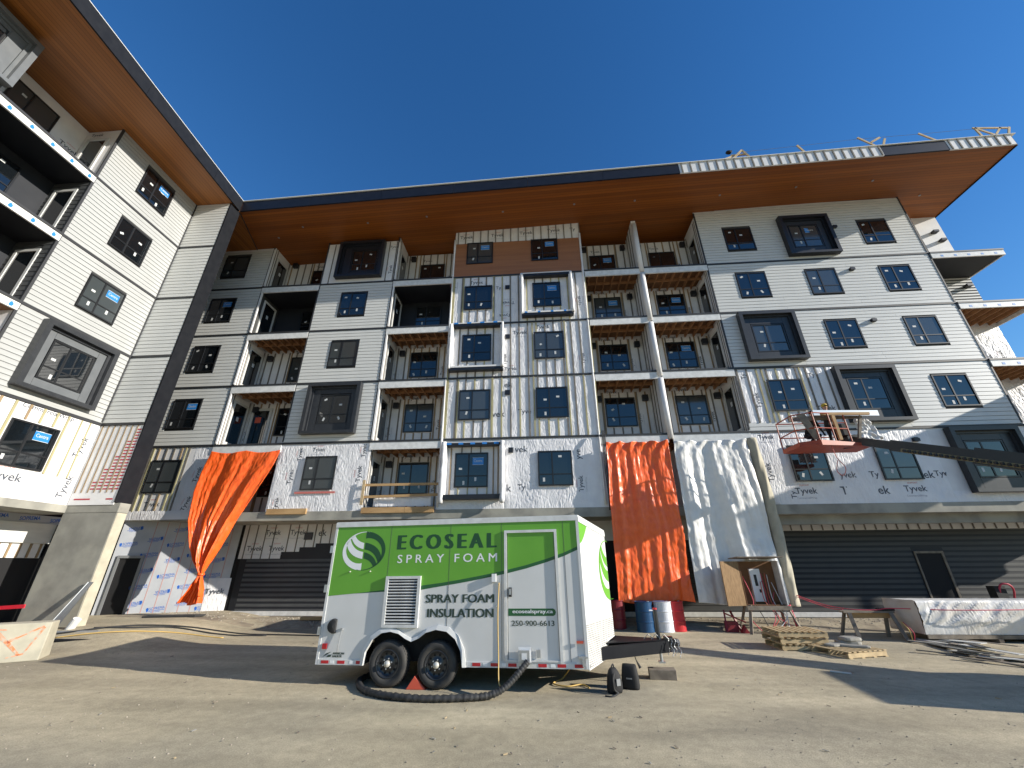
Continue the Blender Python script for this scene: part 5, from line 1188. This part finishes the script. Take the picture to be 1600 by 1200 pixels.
for i, (x, y, z, a, l, w_, h, lb) in enumerate([(7.3, 12.55, .145, .5, .6, .3, .05, 'flat grey slab lying at the left on the single pallet'), (7.75, 12.75, .145, -.2, .55, .4, .09, 'thick grey sack at the bottom of the small heap on the single pallet'), (7.8, 12.72, .235, .2, .5, .36, .08, 'thick grey sack on top of the small heap on the single pallet'), (7.6, 12.35, .145, -.5, .7, .2, .05, 'narrow grey slab lying crosswise on the single pallet')]):
    t = MB(); ca, sa = math.cos(a), math.sin(a)
    rings(t, [(0, l / 2 * .96, w_ / 2 * .96, 0, 0), (h * .3, l / 2, w_ / 2, 0, 0), (h * .8, l / 2 * .98, w_ / 2 * .97, 0, 0), (h, l / 2 * .85, w_ / 2 * .8, 0, 0)])
    t.v = [(x + ca * v[0] - sa * v[1], y + sa * v[0] + ca * v[1], z + v[2] + (.015 * N2(v[0] * 8, v[1] * 8, i) if v[2] > h * .5 else 0)) for v in t.v]
    tag(t.build('sack' if h > .07 else 'slab', 'bag_grey'), lb, 'sack' if h > .07 else 'slab')
# sawhorse
SH = thing('sawhorse', 'weathered timber sawhorse with a flat top in front of the wrapped bundle', 'sawhorse', (9.7, 14.6, 0))
q = MB(); q.box(8.95, 10.4, 14.5, 14.72, .68, .73); q.build('top_board', 'old_wood', SH); q = MB(); q.box(9.1, 10.3, 14.6, 14.64, .54, .677); q.build('rail', 'lumber', SH)
for a, b in (((9.1, 14.5, .68), (9.0, 14.2, 0)), ((9.1, 14.72, .68), (9.0, 15.0, 0)), ((10.28, 14.5, .68), (10.25, 14.15, 0)), ((10.28, 14.72, .68), (10.35, 15.0, 0))): q = MB(); q.bar(a, b, .1, .045); q.build('leg', 'old_wood', SH)
q = MB(); q.box(10.02, 10.45, 14.52, 14.7, .735, .8); tag(q.build('black_case', 'black_rubber', bevel=.01), 'small black case lying on the right end of the sawhorse', 'case')
q = MB(); q.tube(spline([(10.2, 14.1, .5), (10.28, 14.02, .3), (10.3, 14.05, .05)], 5), .014, 6); q.tube(spline([(10.24, 14.1, .5), (10.36, 14.0, .25), (10.34, 14.05, .03)], 5), .012, 6, 1); tag(q.build('looped_cord', ['yellow_cable', 'pink_rope'], smooth=True), 'yellow and pink cord hanging from the right legs of the sawhorse', 'cord')

# ------------------------------------------------------------------ wrapped bundle
WB = thing('wrapped_bundle', 'long bundle of material wrapped in creased white plastic along the right wall', 'bundle', (12.5, 14.6, 0))
def bun(s, t):   # s along X, t around profile
    x = 10.68 + s * 7.3; q_ = Vector((x * 2.6 + t * 5.5, t * 1.2 - x * .15, 2)); cr = (.035 * max(-.3, 1 - abs(noise.noise(q_)) * 3.2) + .022 * max(-.3, 1 - abs(noise.noise(q_ * 2.3)) * 3)) * max(0, math.sin(min(1, t) * 3.0)) + .03 * N2(x * .9, t * 3, 2)
    prof = [(0, 15.25, 1.02), (.3, 14.05, 1.05), (.34, 14.0, 1.03), (.68, 13.98, .55), (1, 14.02, .2)]
    y, z = interp(prof, t); return (x, y - (cr if t > .32 else 0), z + (.008 * N2(s * 30, t * 9) if t <= .32 else 0))
k = 261; vs = [bun(i / 260, j / 30) for j in range(31) for i in range(k)]
me = bpy.data.meshes.new('plastic_wrap'); me.from_pydata(vs, [], [(j * k + i, j * k + i + 1, (j + 1) * k + i + 1, (j + 1) * k + i) for j in range(30) for i in range(260)])
me.transform(Matrix.Translation((-12.5, -14.6, 0))); put('plastic_wrap', me, 'white_tarp', WB, smooth=True)
vs = []; 
for j in range(16):
    for i in range(16):
        a, b = i / 15, j / 15; vs.append((10.68 - .1 * math.sin(a * 3.14) * math.sin(b * 3.14) - .03 * N2(a * 6, b * 6), lerp(14.0, 15.25, a), lerp(.2, 1.04, b)))
me = bpy.data.meshes.new('shaded_end'); me.from_pydata(vs, [], [(j * 16 + i, j * 16 + i + 1, (j + 1) * 16 + i + 1, (j + 1) * 16 + i) for j in range(15) for i in range(15)]); me.transform(Matrix.Translation((-12.5, -14.6, 0))); put('shaded_end', me, 'plastic_wrap', WB, smooth=True, label='brownish end face of the plastic wrapped bundle, its shade in the colour')
q = MB(); q.box(10.72, 17.9, 14.03, 15.2, .2, 1.0); q.build('stacked_material', 'plywood', WB)
q = MB(); q.box(10.7, 18, 13.98, 14.02, .1, .19); q.build('base_beam', 'old_wood', WB)
for i in range(6): q = MB(); q.box(11.2 + i * 1.3, 11.32 + i * 1.3, 13.96, 15.2, .0, .099); q.build('bearer', 'old_wood', WB)
# rope line
hp = spline([(8.62, 16.2, 1.05), (8.9, 15.3, .84), (9.3, 14.7, .76), (9.9, 14.55, .755), (10.3, 14.42, .81), (11.5, 13.8, .82), (14, 13.75, .85), (17, 13.75, .95)], 8)
q = MB(); q.tube(hp, .013, 6); tag(q.build('red_rope', 'pink_rope', smooth=True), 'red rope line strung from the wrapped column across the sawhorse and the bundle', 'rope')
hp = spline([(8.62, 16.2, 1.0), (8.95, 15.2, .76), (9.2, 14.9, .735)], 8); q = MB(); q.tube(hp, .011, 6); tag(q.build('pink_rope', 'pink_rope', smooth=True), 'second shorter red rope sagging beside the first at the wrapped column', 'rope')
q = MB(); q.tube(spline([(15.9, 17.2, .1), (15.95, 17.0, 1.2), (16.15, 16.9, 1.35), (16.35, 16.95, 1.2), (16.4, 17.1, .9)], 6), .03, 8); q.box(15.8, 16.15, 17.0, 17.3, .1, 1.28, 1); tag(q.build('coiled_hose', ['pink_rope', 'black_rubber'], smooth=False), 'dark reel with a pink hose against the wall right of the open doorway', 'hose reel')
# debris heap
rnd = random.Random(11)
for i in range(22):
    s = rnd.random(); cx_, cy_ = lerp(11.3, 9.7, s) + rnd.uniform(-.5, .5), lerp(13.7, 11.1, s) + rnd.uniform(-.35, .35); a = rnd.gauss(-1.15, .35); l = rnd.uniform(.5, 1.7); w_ = rnd.uniform(.07, .3); z = .01 + .018 * (i % 5) + (.03 if i > 14 else 0)
    ca, sa = math.cos(a), math.sin(a); tlt = rnd.uniform(-.03, .05)
    b_ = MB(); b_.add([(cx_ + ca * x - sa * y, cy_ + sa * x + ca * y, z + zz + tlt * (x / l + .5)) for zz in (0, .014) for x, y in ((-l / 2, -w_ / 2), (l / 2, -w_ / 2), (l / 2, w_ / 2), (-l / 2, w_ / 2))], [(0, 1, 2, 3), (7, 6, 5, 4), (0, 4, 5, 1), (1, 5, 6, 2), (2, 6, 7, 3), (3, 7, 4, 0)])
    tag(b_.build('board_offcut', ['siding', 'old_wood', 'grey_siding', 'bag_grey'][i % 4]), 'grey board offcut in the loose heap on the ground before the wrapped bundle', 'board', 'grey board offcuts heaped on the ground')
q = MB(); q.bar((5.84, 10.46, .012), (6.13, 10.27, .012), .05, .02); tag(q.build('wood_offcut', 'white_flash'), 'lone pale offcut lying in the shadow on the open ground at right', 'board')

# ------------------------------------------------------------------ left foreground
BR = thing('concrete_block', 'concrete barrier block with orange spray paint at the lower left edge', 'barrier', (-12.9, 10.6, 0))
P1, P2 = Vector((-13.55, 9.85, 0)), Vector((-12.3, 10.74, 0)); bd_ = (P2 - P1).normalized(); BF = Fr(P1, bd_, (bd_.y, -bd_.x, 0)); BL_ = (P2 - P1).length
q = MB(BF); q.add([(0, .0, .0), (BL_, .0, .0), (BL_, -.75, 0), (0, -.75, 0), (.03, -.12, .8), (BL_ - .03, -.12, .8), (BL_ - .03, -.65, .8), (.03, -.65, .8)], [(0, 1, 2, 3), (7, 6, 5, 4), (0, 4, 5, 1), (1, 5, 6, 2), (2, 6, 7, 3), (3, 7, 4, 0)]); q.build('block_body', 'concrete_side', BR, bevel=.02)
q = MB(BF)
def pp(u, z): return (u, .006 - .12 * z / .8, z)
for a, b, w_ in (((.2, .1), (.42, .7), .035), ((.42, .7), (.75, .68), .014), ((.62, .6), (.85, .42), .05), ((.85, .42), (1.0, .5), .04), ((.85, .42), (1.15, .14), .035), ((1.38, .72), (1.0, .5), .022), ((1.4, .7), (1.22, .16), .022), ((.2, .1), (.55, .06), .016), ((.6, .45), (.5, .25), .03), ((1.22, .16), (.95, .1), .016)):
    dx, dz = b[0] - a[0], b[1] - a[1]; L_ = math.hypot(dx, dz); nx, nz = -dz / L_ * w_, dx / L_ * w_; q.poly([pp(a[0] + nx, a[1] + nz), pp(b[0] + nx * .6, b[1] + nz * .6), pp(b[0] - nx * .6, b[1] - nz * .6), pp(a[0] - nx, a[1] - nz)])
q.build('paint_mark', 'paint_orange', BR)
RL = thing('red_barrier', 'bright red rail barrier standing behind the concrete block at the left edge', 'barrier', (-16.5, 12.6, .3))
q = MB(); q.bar((-17.3, 12.5, .9), (-15.5, 12.55, 1.0), .03, .1); q.build('rail', 'red_rail', RL); q = MB(); q.bar((-16.35, 12.5, .1), (-16.3, 12.52, .86), .12, .04); q.build('post', 'red_rail', RL)
q = MB(); q.add([(-14.95, 12.85, .28), (-14.55, 12.78, .28), (-14.45, 13.34, 1.62), (-14.62, 13.35, 1.62)], [(0, 1, 2, 3)]); q.add([(-14.95, 12.87, .28), (-14.55, 12.8, .28), (-14.45, 13.36, 1.62), (-14.62, 13.37, 1.62)], [(3, 2, 1, 0)]); q.bar((-14.95, 12.84, .28), (-14.62, 13.34, 1.62), .05, .02, 1); tag(q.build('metal_sheet', ['steel_grey', 'galv']), 'bent metal flashing sheet leaning on the concrete wall end', 'sheet metal')
for i, (a, b, r_, mm, lb) in enumerate([((-15.4, 12.6, .3), (-13.2, 12.9, .3), .05, 'steel_grey', 'grey pipe lying at the foot of the concrete wall, nearer the wall'), ((-14.6, 12.0, .22), (-12.6, 12.5, .14), .045, 'charcoal', 'dark pipe lying nearer the yard by the concrete block'), ((-14.4, 13.1, .3), (-14.25, 13.1, .62), .11, 'white_flash', 'white pail standing at the right foot of the concrete wall end')]):
    q = MB(); q.tube([a, b], r_, 14); tag(q.build(['pipe', 'pipe', 'pail'][i], mm, smooth=False), lb, ['pipe', 'pipe', 'pail'][i])
for i, (pts, m2, lb) in enumerate([([(-15.4, 12.3, .3), (-13.6, 12.9, .2), (-12.9, 13.9, .1), (-11.5, 14.65, .05), (-9.4, 14.7, .04), (-6.8, 14.5, .04), (-4, 14.3, .04)], 'black_rubber', 'black cable snaking along the ground towards the back of the trailer'), ([(-13.6, 13.1, .25), (-12.8, 13.4, .13), (-12, 14.2, .06), (-10.6, 14.3, .05), (-9, 14.5, .04)], 'black_rubber', 'second black cable crossing the first on the left ground'), ([(-14, 12.4, .2), (-12.6, 12.9, .1), (-11.4, 13.7, .03), (-10, 13.9, .02)], 'yellow_cable', 'thin yellow cord on the ground left of the trailer')]):
    hp = spline(pts, 8); hp = [(x, y, ground_z(x, y) + .02) for x, y, z in hp]; q = MB(); q.tube(hp, .024 if i < 2 else .014, 6); tag(q.build('ground_cable', m2, smooth=True), lb, 'cable')
q = MB(); q.box(-9.3, -4.5, 16.9, 17.1, .18, .28); tag(q.build('long_board', 'lumber'), 'long pale plank lying along the wall foot behind the trailer', 'plank')
q = MB(); q.slab([(-14.6, 15.7), (-12.9, 16.1), (-12.8, 16.5), (-14.4, 16.2)], .36, .42); tag(q.build('black_mat', 'black_rubber'), 'black folded membrane at the foot of the blue printed wall', 'membrane')

# unseen bin added behind the trailer to cast the ground shadow left of it
WBN = thing('unseen_bin', 'unseen green steel bin added behind the parked trailer to cast a shadow', 'bin', (-1.5, 15.1, 0))
q = MB(); 
for (a, b, c, d) in ((-4.2, 1.2, 14.2, 14.26), (-4.2, 1.2, 15.8, 15.86), (-4.2, -4.14, 14.26, 15.8), (1.14, 1.2, 14.26, 15.8)): q.box(a, b, c, d, .12, 2.35)
q.box(-4.14, 1.14, 14.26, 15.8, .12, .18); q.build('bin_shell', 'green_dark', WBN)
for i in range(9): q = MB(); q.box(-4.0 + i * .6, -3.92 + i * .6, 14.14, 14.198, .15, 2.3); q.build('rib', 'green_dark', WBN)
q = MB(); q.box(-4.2, 1.2, 14.4, 14.55, .0, .118); q.box(-4.2, 1.2, 15.5, 15.65, .0, .118); q.build('skid', 'black_rubber', WBN)

# ------------------------------------------------------------------ boom lift
LI = thing('boom_lift', 'boom lift with long black arm and red work platform before the right facade', 'boom lift', (15.2, 7.6, 0))
A_, T_ = Vector((11.0, 14.45, 5.95)), Vector((15.3, 8.0, 2.62)); dB = (T_ - A_)
def along(t): return tuple(A_ + dB * t)
q = MB(); q.bar(along(-.02), along(.36), .26, .26); q.build('boom_section', 'lift_black', LI)
q = MB(); q.bar(along(.12), along(.6), .33, .34); q.build('boom_section', 'lift_black', LI)
q = MB(); q.bar(along(.34), along(1.1), .42, .46); q.build('boom_section', 'lift_black', LI)
q = MB(); off = Vector((-.12, -.17, -.17))
q.bar(tuple(A_ + dB * .14 + off), tuple(A_ + dB * 1.0 + off), .07, .12); cc = q.build('cable_carrier', 'lift_yellow', LI)
cs = MB()
for i in range(60): p = A_ + dB * (.15 + .84 * i / 60) + off + Vector((-.045, -.045, 0)); cs.box(p.x - .03, p.x + .03, p.y - .03, p.y + .03, p.z - .05, p.z + .03)
cs.build('carrier_link', 'lift_black', cc, kind='stuff')
q = MB(); q.box(10.75, 11.2, 14.35, 14.75, 5.75, 6.15); q.tube([(10.6, 14.5, 5.8), (11.2, 14.4, 5.85)], .12, 12); q.build('jib_head', 'lift_black', LI)
q = MB(); q.add([(8.95, 14.15, 5.72), (9.5, 13.85, 5.68), (11.45, 14.3, 5.72), (11.5, 15.2, 5.72), (8.95, 15.2, 5.72), (8.95, 14.15, 5.86), (9.5, 13.85, 5.86), (11.45, 14.3, 5.8), (11.5, 15.2, 5.84), (8.95, 15.2, 5.86)], [(4, 3, 2, 1, 0), (5, 6, 7, 8, 9), (0, 1, 6, 5), (1, 2, 7, 6), (2, 3, 8, 7), (3, 4, 9, 8), (4, 0, 5, 9)])
pf = q.build('platform', 'lift_red', LI)
for a, b in (((8.97, 14.2), (8.97, 15.18)), ((8.97, 15.18), (11.45, 15.18)), ((8.97, 14.2), (9.5, 13.9)), ((9.5, 13.9), (10.7, 14.15))):
    for z in (6.3, 6.85): q = MB(); q.tube([(a[0], a[1], z), (b[0], b[1], z)], .022, 8); q.build('guard_rail', 'lift_red', pf)
for x, y in ((8.97, 14.2), (8.97, 15.18), (9.5, 13.9), (10.1, 14.03), (10.7, 14.15), (10.2, 15.18), (11.45, 15.18)): q = MB(); q.tube([(x, y, 5.85), (x, y, 6.86)], .022, 8); q.build('guard_post', 'lift_red', pf)
q = MB(); q.add([(9.05, 14.0, 6.8), (9.3, 13.95, 6.85), (9.6, 13.95, 5.9), (9.4, 14.0, 5.9), (9.05, 14.02, 6.8), (9.3, 13.97, 6.85), (9.6, 13.97, 5.9), (9.4, 14.02, 5.9)], [(0, 1, 2, 3), (7, 6, 5, 4), (0, 4, 5, 1), (1, 5, 6, 2), (2, 6, 7, 3), (3, 7, 4, 0)]); q.build('gate_board', 'old_wood', pf)
q = MB(); q.box(10.4, 10.75, 14.2, 14.5, 6.1, 6.5); q.build('control_box', 'black_rubber', pf)
# chassis (out of frame right)
q = MB(); q.box(13.2, 16.8, 6.5, 8.6, .55, 1.2); q.build('chassis', 'lift_red', LI, bevel=.04)
q = MB(); q.slab([(13.1, 6.6), (16.4, 6.45), (16.4, 8.75), (13.4, 8.8)], 1.21, 2.95); q.build('turret', 'lift_black', LI, bevel=.04)
for x in (13.7, 16.3):
    for y in (6.25, 8.55): q = MB(); q.lathe([(.2, 0), (.45, 0), (.5, .05), (.5, .3), (.45, .35), (.2, .35)], (x, y, .5), 'w', 28); q.build('wheel', 'tyre', LI)
# lumber on platform
for i, (a, b, t1, t2, mm, lb) in enumerate([((8.95, 14.35, 6.76), (11.5, 14.45, 6.86), .06, .16, 'old_wood', 'long grey board lying across the work platform rails, lowest'), ((9.75, 14.2, 6.93), (12.05, 14.35, 6.91), .07, .2, 'galv', 'broad pale metal profile on top of the boards over the platform'), ((9.9, 14.05, 6.84), (11.55, 14.1, 6.82), .07, .09, 'lumber', 'yellowish timber beam along the front of the boards over the platform'), ((10.28, 14.06, 6.78), (10.32, 14.1, 5.9), .08, .1, 'lumber', 'upright timber post propped at the middle of the platform front'), ((11.3, 14.2, 6.78), (11.0, 14.2, 5.95), .08, .08, 'old_wood', 'slanted timber post propped at the right of the platform')]):
    q = MB(); q.bar(a, b, t1, t2); tag(q.build('timber', mm), lb, 'timber')
sheet_ = drape('white_cloth', lambda s, t: (11.35 + .5 * s + .25 * t * s + .04 * N2(s * 5, t * 5), 14.6 + .1 * N2(s * 7, t * 6, 3), 6.78 - .75 * t + .05 * N2(s * 6, t * 4, 8)), 22, 26, 'tyvek', 'crumpled white wrap hanging off the right end of the work platform', 'cloth')
q = MB(); q.tube(spline([(9.95, 14.1, 5.7), (9.98, 14.1, 5.3), (10.15, 14.1, 4.95), (10.0, 14.1, 4.7), (9.85, 14.1, 4.85), (9.98, 14.1, 5.2)], 6), .012, 6); q.build('hanging_cord', 'red_print', LI, smooth=True)

# ------------------------------------------------------------------ people on the platform
def person(name, label, loc, rotz, J, E, mats_, zones, root='pelvis'):
    t = thing(name, label, 'person', loc, (0, 0, rotz), local=True); t.scale = (.94, .94, .94)
    keys = list(J); idx = {k: i for i, k in enumerate(keys)}
    me = bpy.data.meshes.new('body'); me.from_pydata([J[k][:3] for k in keys], [(idx[a], idx[b]) for a, b in E], [])
    o = bpy.data.objects.new('body', me); COL.objects.link(o)
    sk = o.modifiers.new('skin', 'SKIN'); sk.use_smooth_shade = True
    for k in keys: r = J[k][3]; rr = r if isinstance(r, tuple) else (r, r); me.skin_vertices[0].data[idx[k]].radius = rr
    me.skin_vertices[0].data[idx[root]].use_root = True
    ss = o.modifiers.new('sub', 'SUBSURF'); ss.levels = 2; ss.render_levels = 2
    dg = bpy.context.evaluated_depsgraph_get(); m2 = bpy.data.meshes.new_from_object(o.evaluated_get(dg)); bpy.data.objects.remove(o)
    m2.materials.clear()
    for mm in mats_: m2.materials.append(M[mm])
    for p in m2.polygons: p.material_index = zones(p.center); p.use_smooth = True
    o = bpy.data.objects.new('body', m2); COL.objects.link(o); o.parent = t
    return t
def hand(J, E, s, w_, d):      # s prefix, w_ wrist point, d direction
    w_ = Vector(w_); d = Vector(d).normalized(); sd = d.cross(Vector((0, 0, 1))).normalized() if abs(d.z) < .9 else Vector((1, 0, 0))
    pc = w_ + d * .07; J[s + 'palm'] = (*pc, (.035, .02)); E.append((s + 'wrist', s + 'palm'))
    for i in range(4):
        b_ = pc + d * .04 + sd * (.028 - .019 * i); t_ = b_ + d * (.05 - .008 * abs(i - 1.3)) + Vector((0, 0, -.02)); J[s + 'f%d' % i] = (*b_, .0095); J[s + 'g%d' % i] = (*t_, .008); E += [(s + 'palm', s + 'f%d' % i), (s + 'f%d' % i, s + 'g%d' % i)]
    th = pc + sd * .045 - d * .01; J[s + 't0'] = (*th, .011); J[s + 't1'] = (*(th + d * .035), .009); E += [(s + 'palm', s + 't0'), (s + 't0', s + 't1')]
def body(lean=0, armL=None, armR=None, knee=0, drop=0):
    J = {'pelvis': (0, 0, .92, (.15, .12)), 'waist': (0, lean * .1, 1.05, (.145, .11)), 'chest': (0, lean * .3, 1.28, (.18, .13)), 'neckb': (0, lean * .42, 1.45, (.1, .08)), 'neck': (0, lean * .48, 1.52, .055), 'head': (0, lean * .55 - .01, 1.6, (.075, .085)), 'crown': (0, lean * .58, 1.69, (.075, .088))}
    E = [('pelvis', 'waist'), ('waist', 'chest'), ('chest', 'neckb'), ('neckb', 'neck'), ('neck', 'head'), ('head', 'crown')]
    for s, sg in (('L', -1), ('R', 1)):
        J[s + 'sh'] = (sg * .19, lean * .38, 1.41, .065); el_, wr_ = (armL if s == 'L' else armR); J[s + 'el'] = (*el_, .046); J[s + 'wrist'] = (*wr_, .03)
        E += [('neckb', s + 'sh'), (s + 'sh', s + 'el'), (s + 'el', s + 'wrist')]; hand(J, E, s, wr_, Vector(wr_) - Vector(el_))
        J[s + 'hip'] = (sg * .1, 0, .86, .095); J[s + 'kn'] = (sg * .12, -knee, .48, .06); J[s + 'an'] = (sg * .13, 0, .09, .045); J[s + 'toe'] = (sg * .14, -.15, .035, .04)
        E += [('pelvis', s + 'hip'), (s + 'hip', s + 'kn'), (s + 'kn', s + 'an'), (s + 'an', s + 'toe')]
    if drop:
        for k in list(J):
            if k[1:] in ('kn', 'an', 'toe'): continue
            j = J[k]; J[k] = (j[0], j[1], j[2] - drop, j[3])
    return J, E
J, E = body(-.15, ((-.3, -.12, 1.15), (-.2, -.36, 1.2)), ((.34, -.1, 1.15), (.3, -.35, 1.22)), .05)
zone = lambda c: 2 if (c.z > 1.5 and abs(c.x) < .12) or (c.y < -.36 and c.z > 1.1) else (0 if c.z > .93 else 1)
pa = person('person', 'worker in a yellow and black cap and dark jacket behind the boards on the platform', (10.55, 14.75, 5.76), .1, J, E, ['jacket_dark', 'trousers', 'skin'], zone)
q = MB(); q.lathe([(.1, -.02), (.105, .02), (.09, .07), (.05, .1), (0, .108)], (0, -.09, 1.69), n=20); q.build('hard_hat', 'cap_yellow', pa, smooth=True)
q = MB(); q.slab([(-.07, -.17), (.07, -.17), (.06, -.27), (-.06, -.27)], 1.675, 1.687); q.build('brim', 'black_cloth', pa)
q = MB(); q.box(-.012, .012, -.195, -.17, 1.585, 1.62); q.build('nose', 'skin', pa); q = MB(); q.box(-.04, -.02, -.178, -.168, 1.625, 1.635); q.box(.02, .04, -.178, -.168, 1.625, 1.635); q.build('eyes', 'black_cloth', pa)
J, E = body(-.75, ((-.28, -.3, 1.12), (-.2, -.42, .9)), ((.3, -.32, 1.12), (.22, -.45, .9)), .42, .36)
pb = person('person', 'worker in black clothing bent forward at the left of the platform', (9.75, 14.8, 5.76), .3, J, E, ['black_cloth', 'trousers', 'skin'], lambda c: 2 if c.z > 1.14 and c.y < -.32 and abs(c.x) < .1 else (0 if c.z > .57 else 1))
q = MB(); q.lathe([(.1, -.02), (.105, .02), (.09, .07), (.05, .1), (0, .108)], (0, -.44, 1.32), n=20); q.build('hard_hat', 'black_cloth', pb, smooth=True)

# ------------------------------------------------------------------ roof edge lumber
GR = 'lumber guard braces on the roof edge'
def brace(bars, label, mm='pallet_wood'):
    q = MB()
    for a, b in bars: q.bar(a, b, .045, .09)
    tag(q.build('guard_brace', mm), label, 'brace', GR)
brace([((9.6, 14.1, 19.75), (10.5, 14.15, 20.75)), ((10.5, 14.15, 20.75), (10.9, 14.1, 19.8)), ((10.0, 14.3, 20.6), (10.7, 14.2, 20.5)), ((9.0, 14.0, 19.8), (10.0, 14.2, 20.4))], 'tangled lumber brace with dark rag, leftmost on the roof edge')
q = MB(); rings(q, [(20.66, .1, .08, 9.9, 14.2), (20.74, .16, .1, 9.9, 14.2), (20.8, .08, .06, 9.9, 14.2)], 8); tag(q.build('rag', 'black_cloth'), 'dark rag caught on the leftmost roof brace', 'rag')
brace([((13.1, 14.1, 20.75), (13.45, 14.1, 19.9))], 'single slanted lumber upright, second from the left on the roof edge')
brace([((16.0, 14.1, 21.0), (16.9, 14.1, 20.0)), ((16.8, 14.1, 20.0), (17.2, 14.1, 20.8)), ((16.5, 14.1, 20.6), (17.0, 14.1, 20.9))], 'crossed lumber braces at the left end of the dark fascia panel')
brace([((18.8, 14.1, 21.0), (19.5, 14.1, 20.3))], 'single slanted lumber upright above the dark fascia panel')
brace([((21.4, 14.1, 21.1), (21.5, 14.1, 20.2)), ((21.4, 14.1, 21.1), (22.2, 14.1, 20.4)), ((22.4, 14.1, 20.0), (22.9, 14.1, 21.0)), ((21.9, 14.1, 20.3), (22.5, 14.1, 21.0)), ((21.3, 14.1, 21.1), (22.8, 14.1, 20.95))], 'cluster of lumber braces at the far right corner of the roof')
q = MB(); q.tube([(10.2, 14.15, 20.6), (13.1, 14.1, 20.7), (16.1, 14.1, 20.9), (18.9, 14.1, 20.95), (21.4, 14.1, 21.05)], .008, 4); tag(q.build('guard_line', 'bag_grey'), 'thin line strung between the roof edge braces', 'rope')

# ------------------------------------------------------------------ unseen deck added east of the yard to shade the lower right facade
NB = thing('shadow_deck', 'unseen raised deck on posts added east of the yard to shade the right facade', 'shadow caster', (25.5, 13.3, 0))
q = MB(); q.box(24, 27, 12.4, 15.6, 8.7, 10.0); q.build('deck_frame', 'steel_grey', NB); q = MB(); q.box(23.9, 27.1, 12.3, 15.7, 10.01, 10.1); q.build('deck_floor', 'plywood', NB)
for x in (24.1, 26.9):
    for y in (12.5, 15.5): q = MB(); q.box(x - .06, x + .06, y - .06, y + .06, 0, 8.7); q.build('post', 'galv', NB)
PB = thing('pallet_stack', 'stack of wrapped boards on bearers beyond the right end of the wrapped bundle', 'stack', (19.6, 13.3, 0))
q = MB(); q.box(18.6, 20.6, 12.6, 13.9, .15, 2.6); q.build('wrapped_boards', 'white_tarp', PB); q = MB(); q.box(18.6, 20.6, 12.7, 12.85, 0, .149); q.box(18.6, 20.6, 13.6, 13.75, 0, .149); q.build('bearer', 'old_wood', PB)
flush_planks()
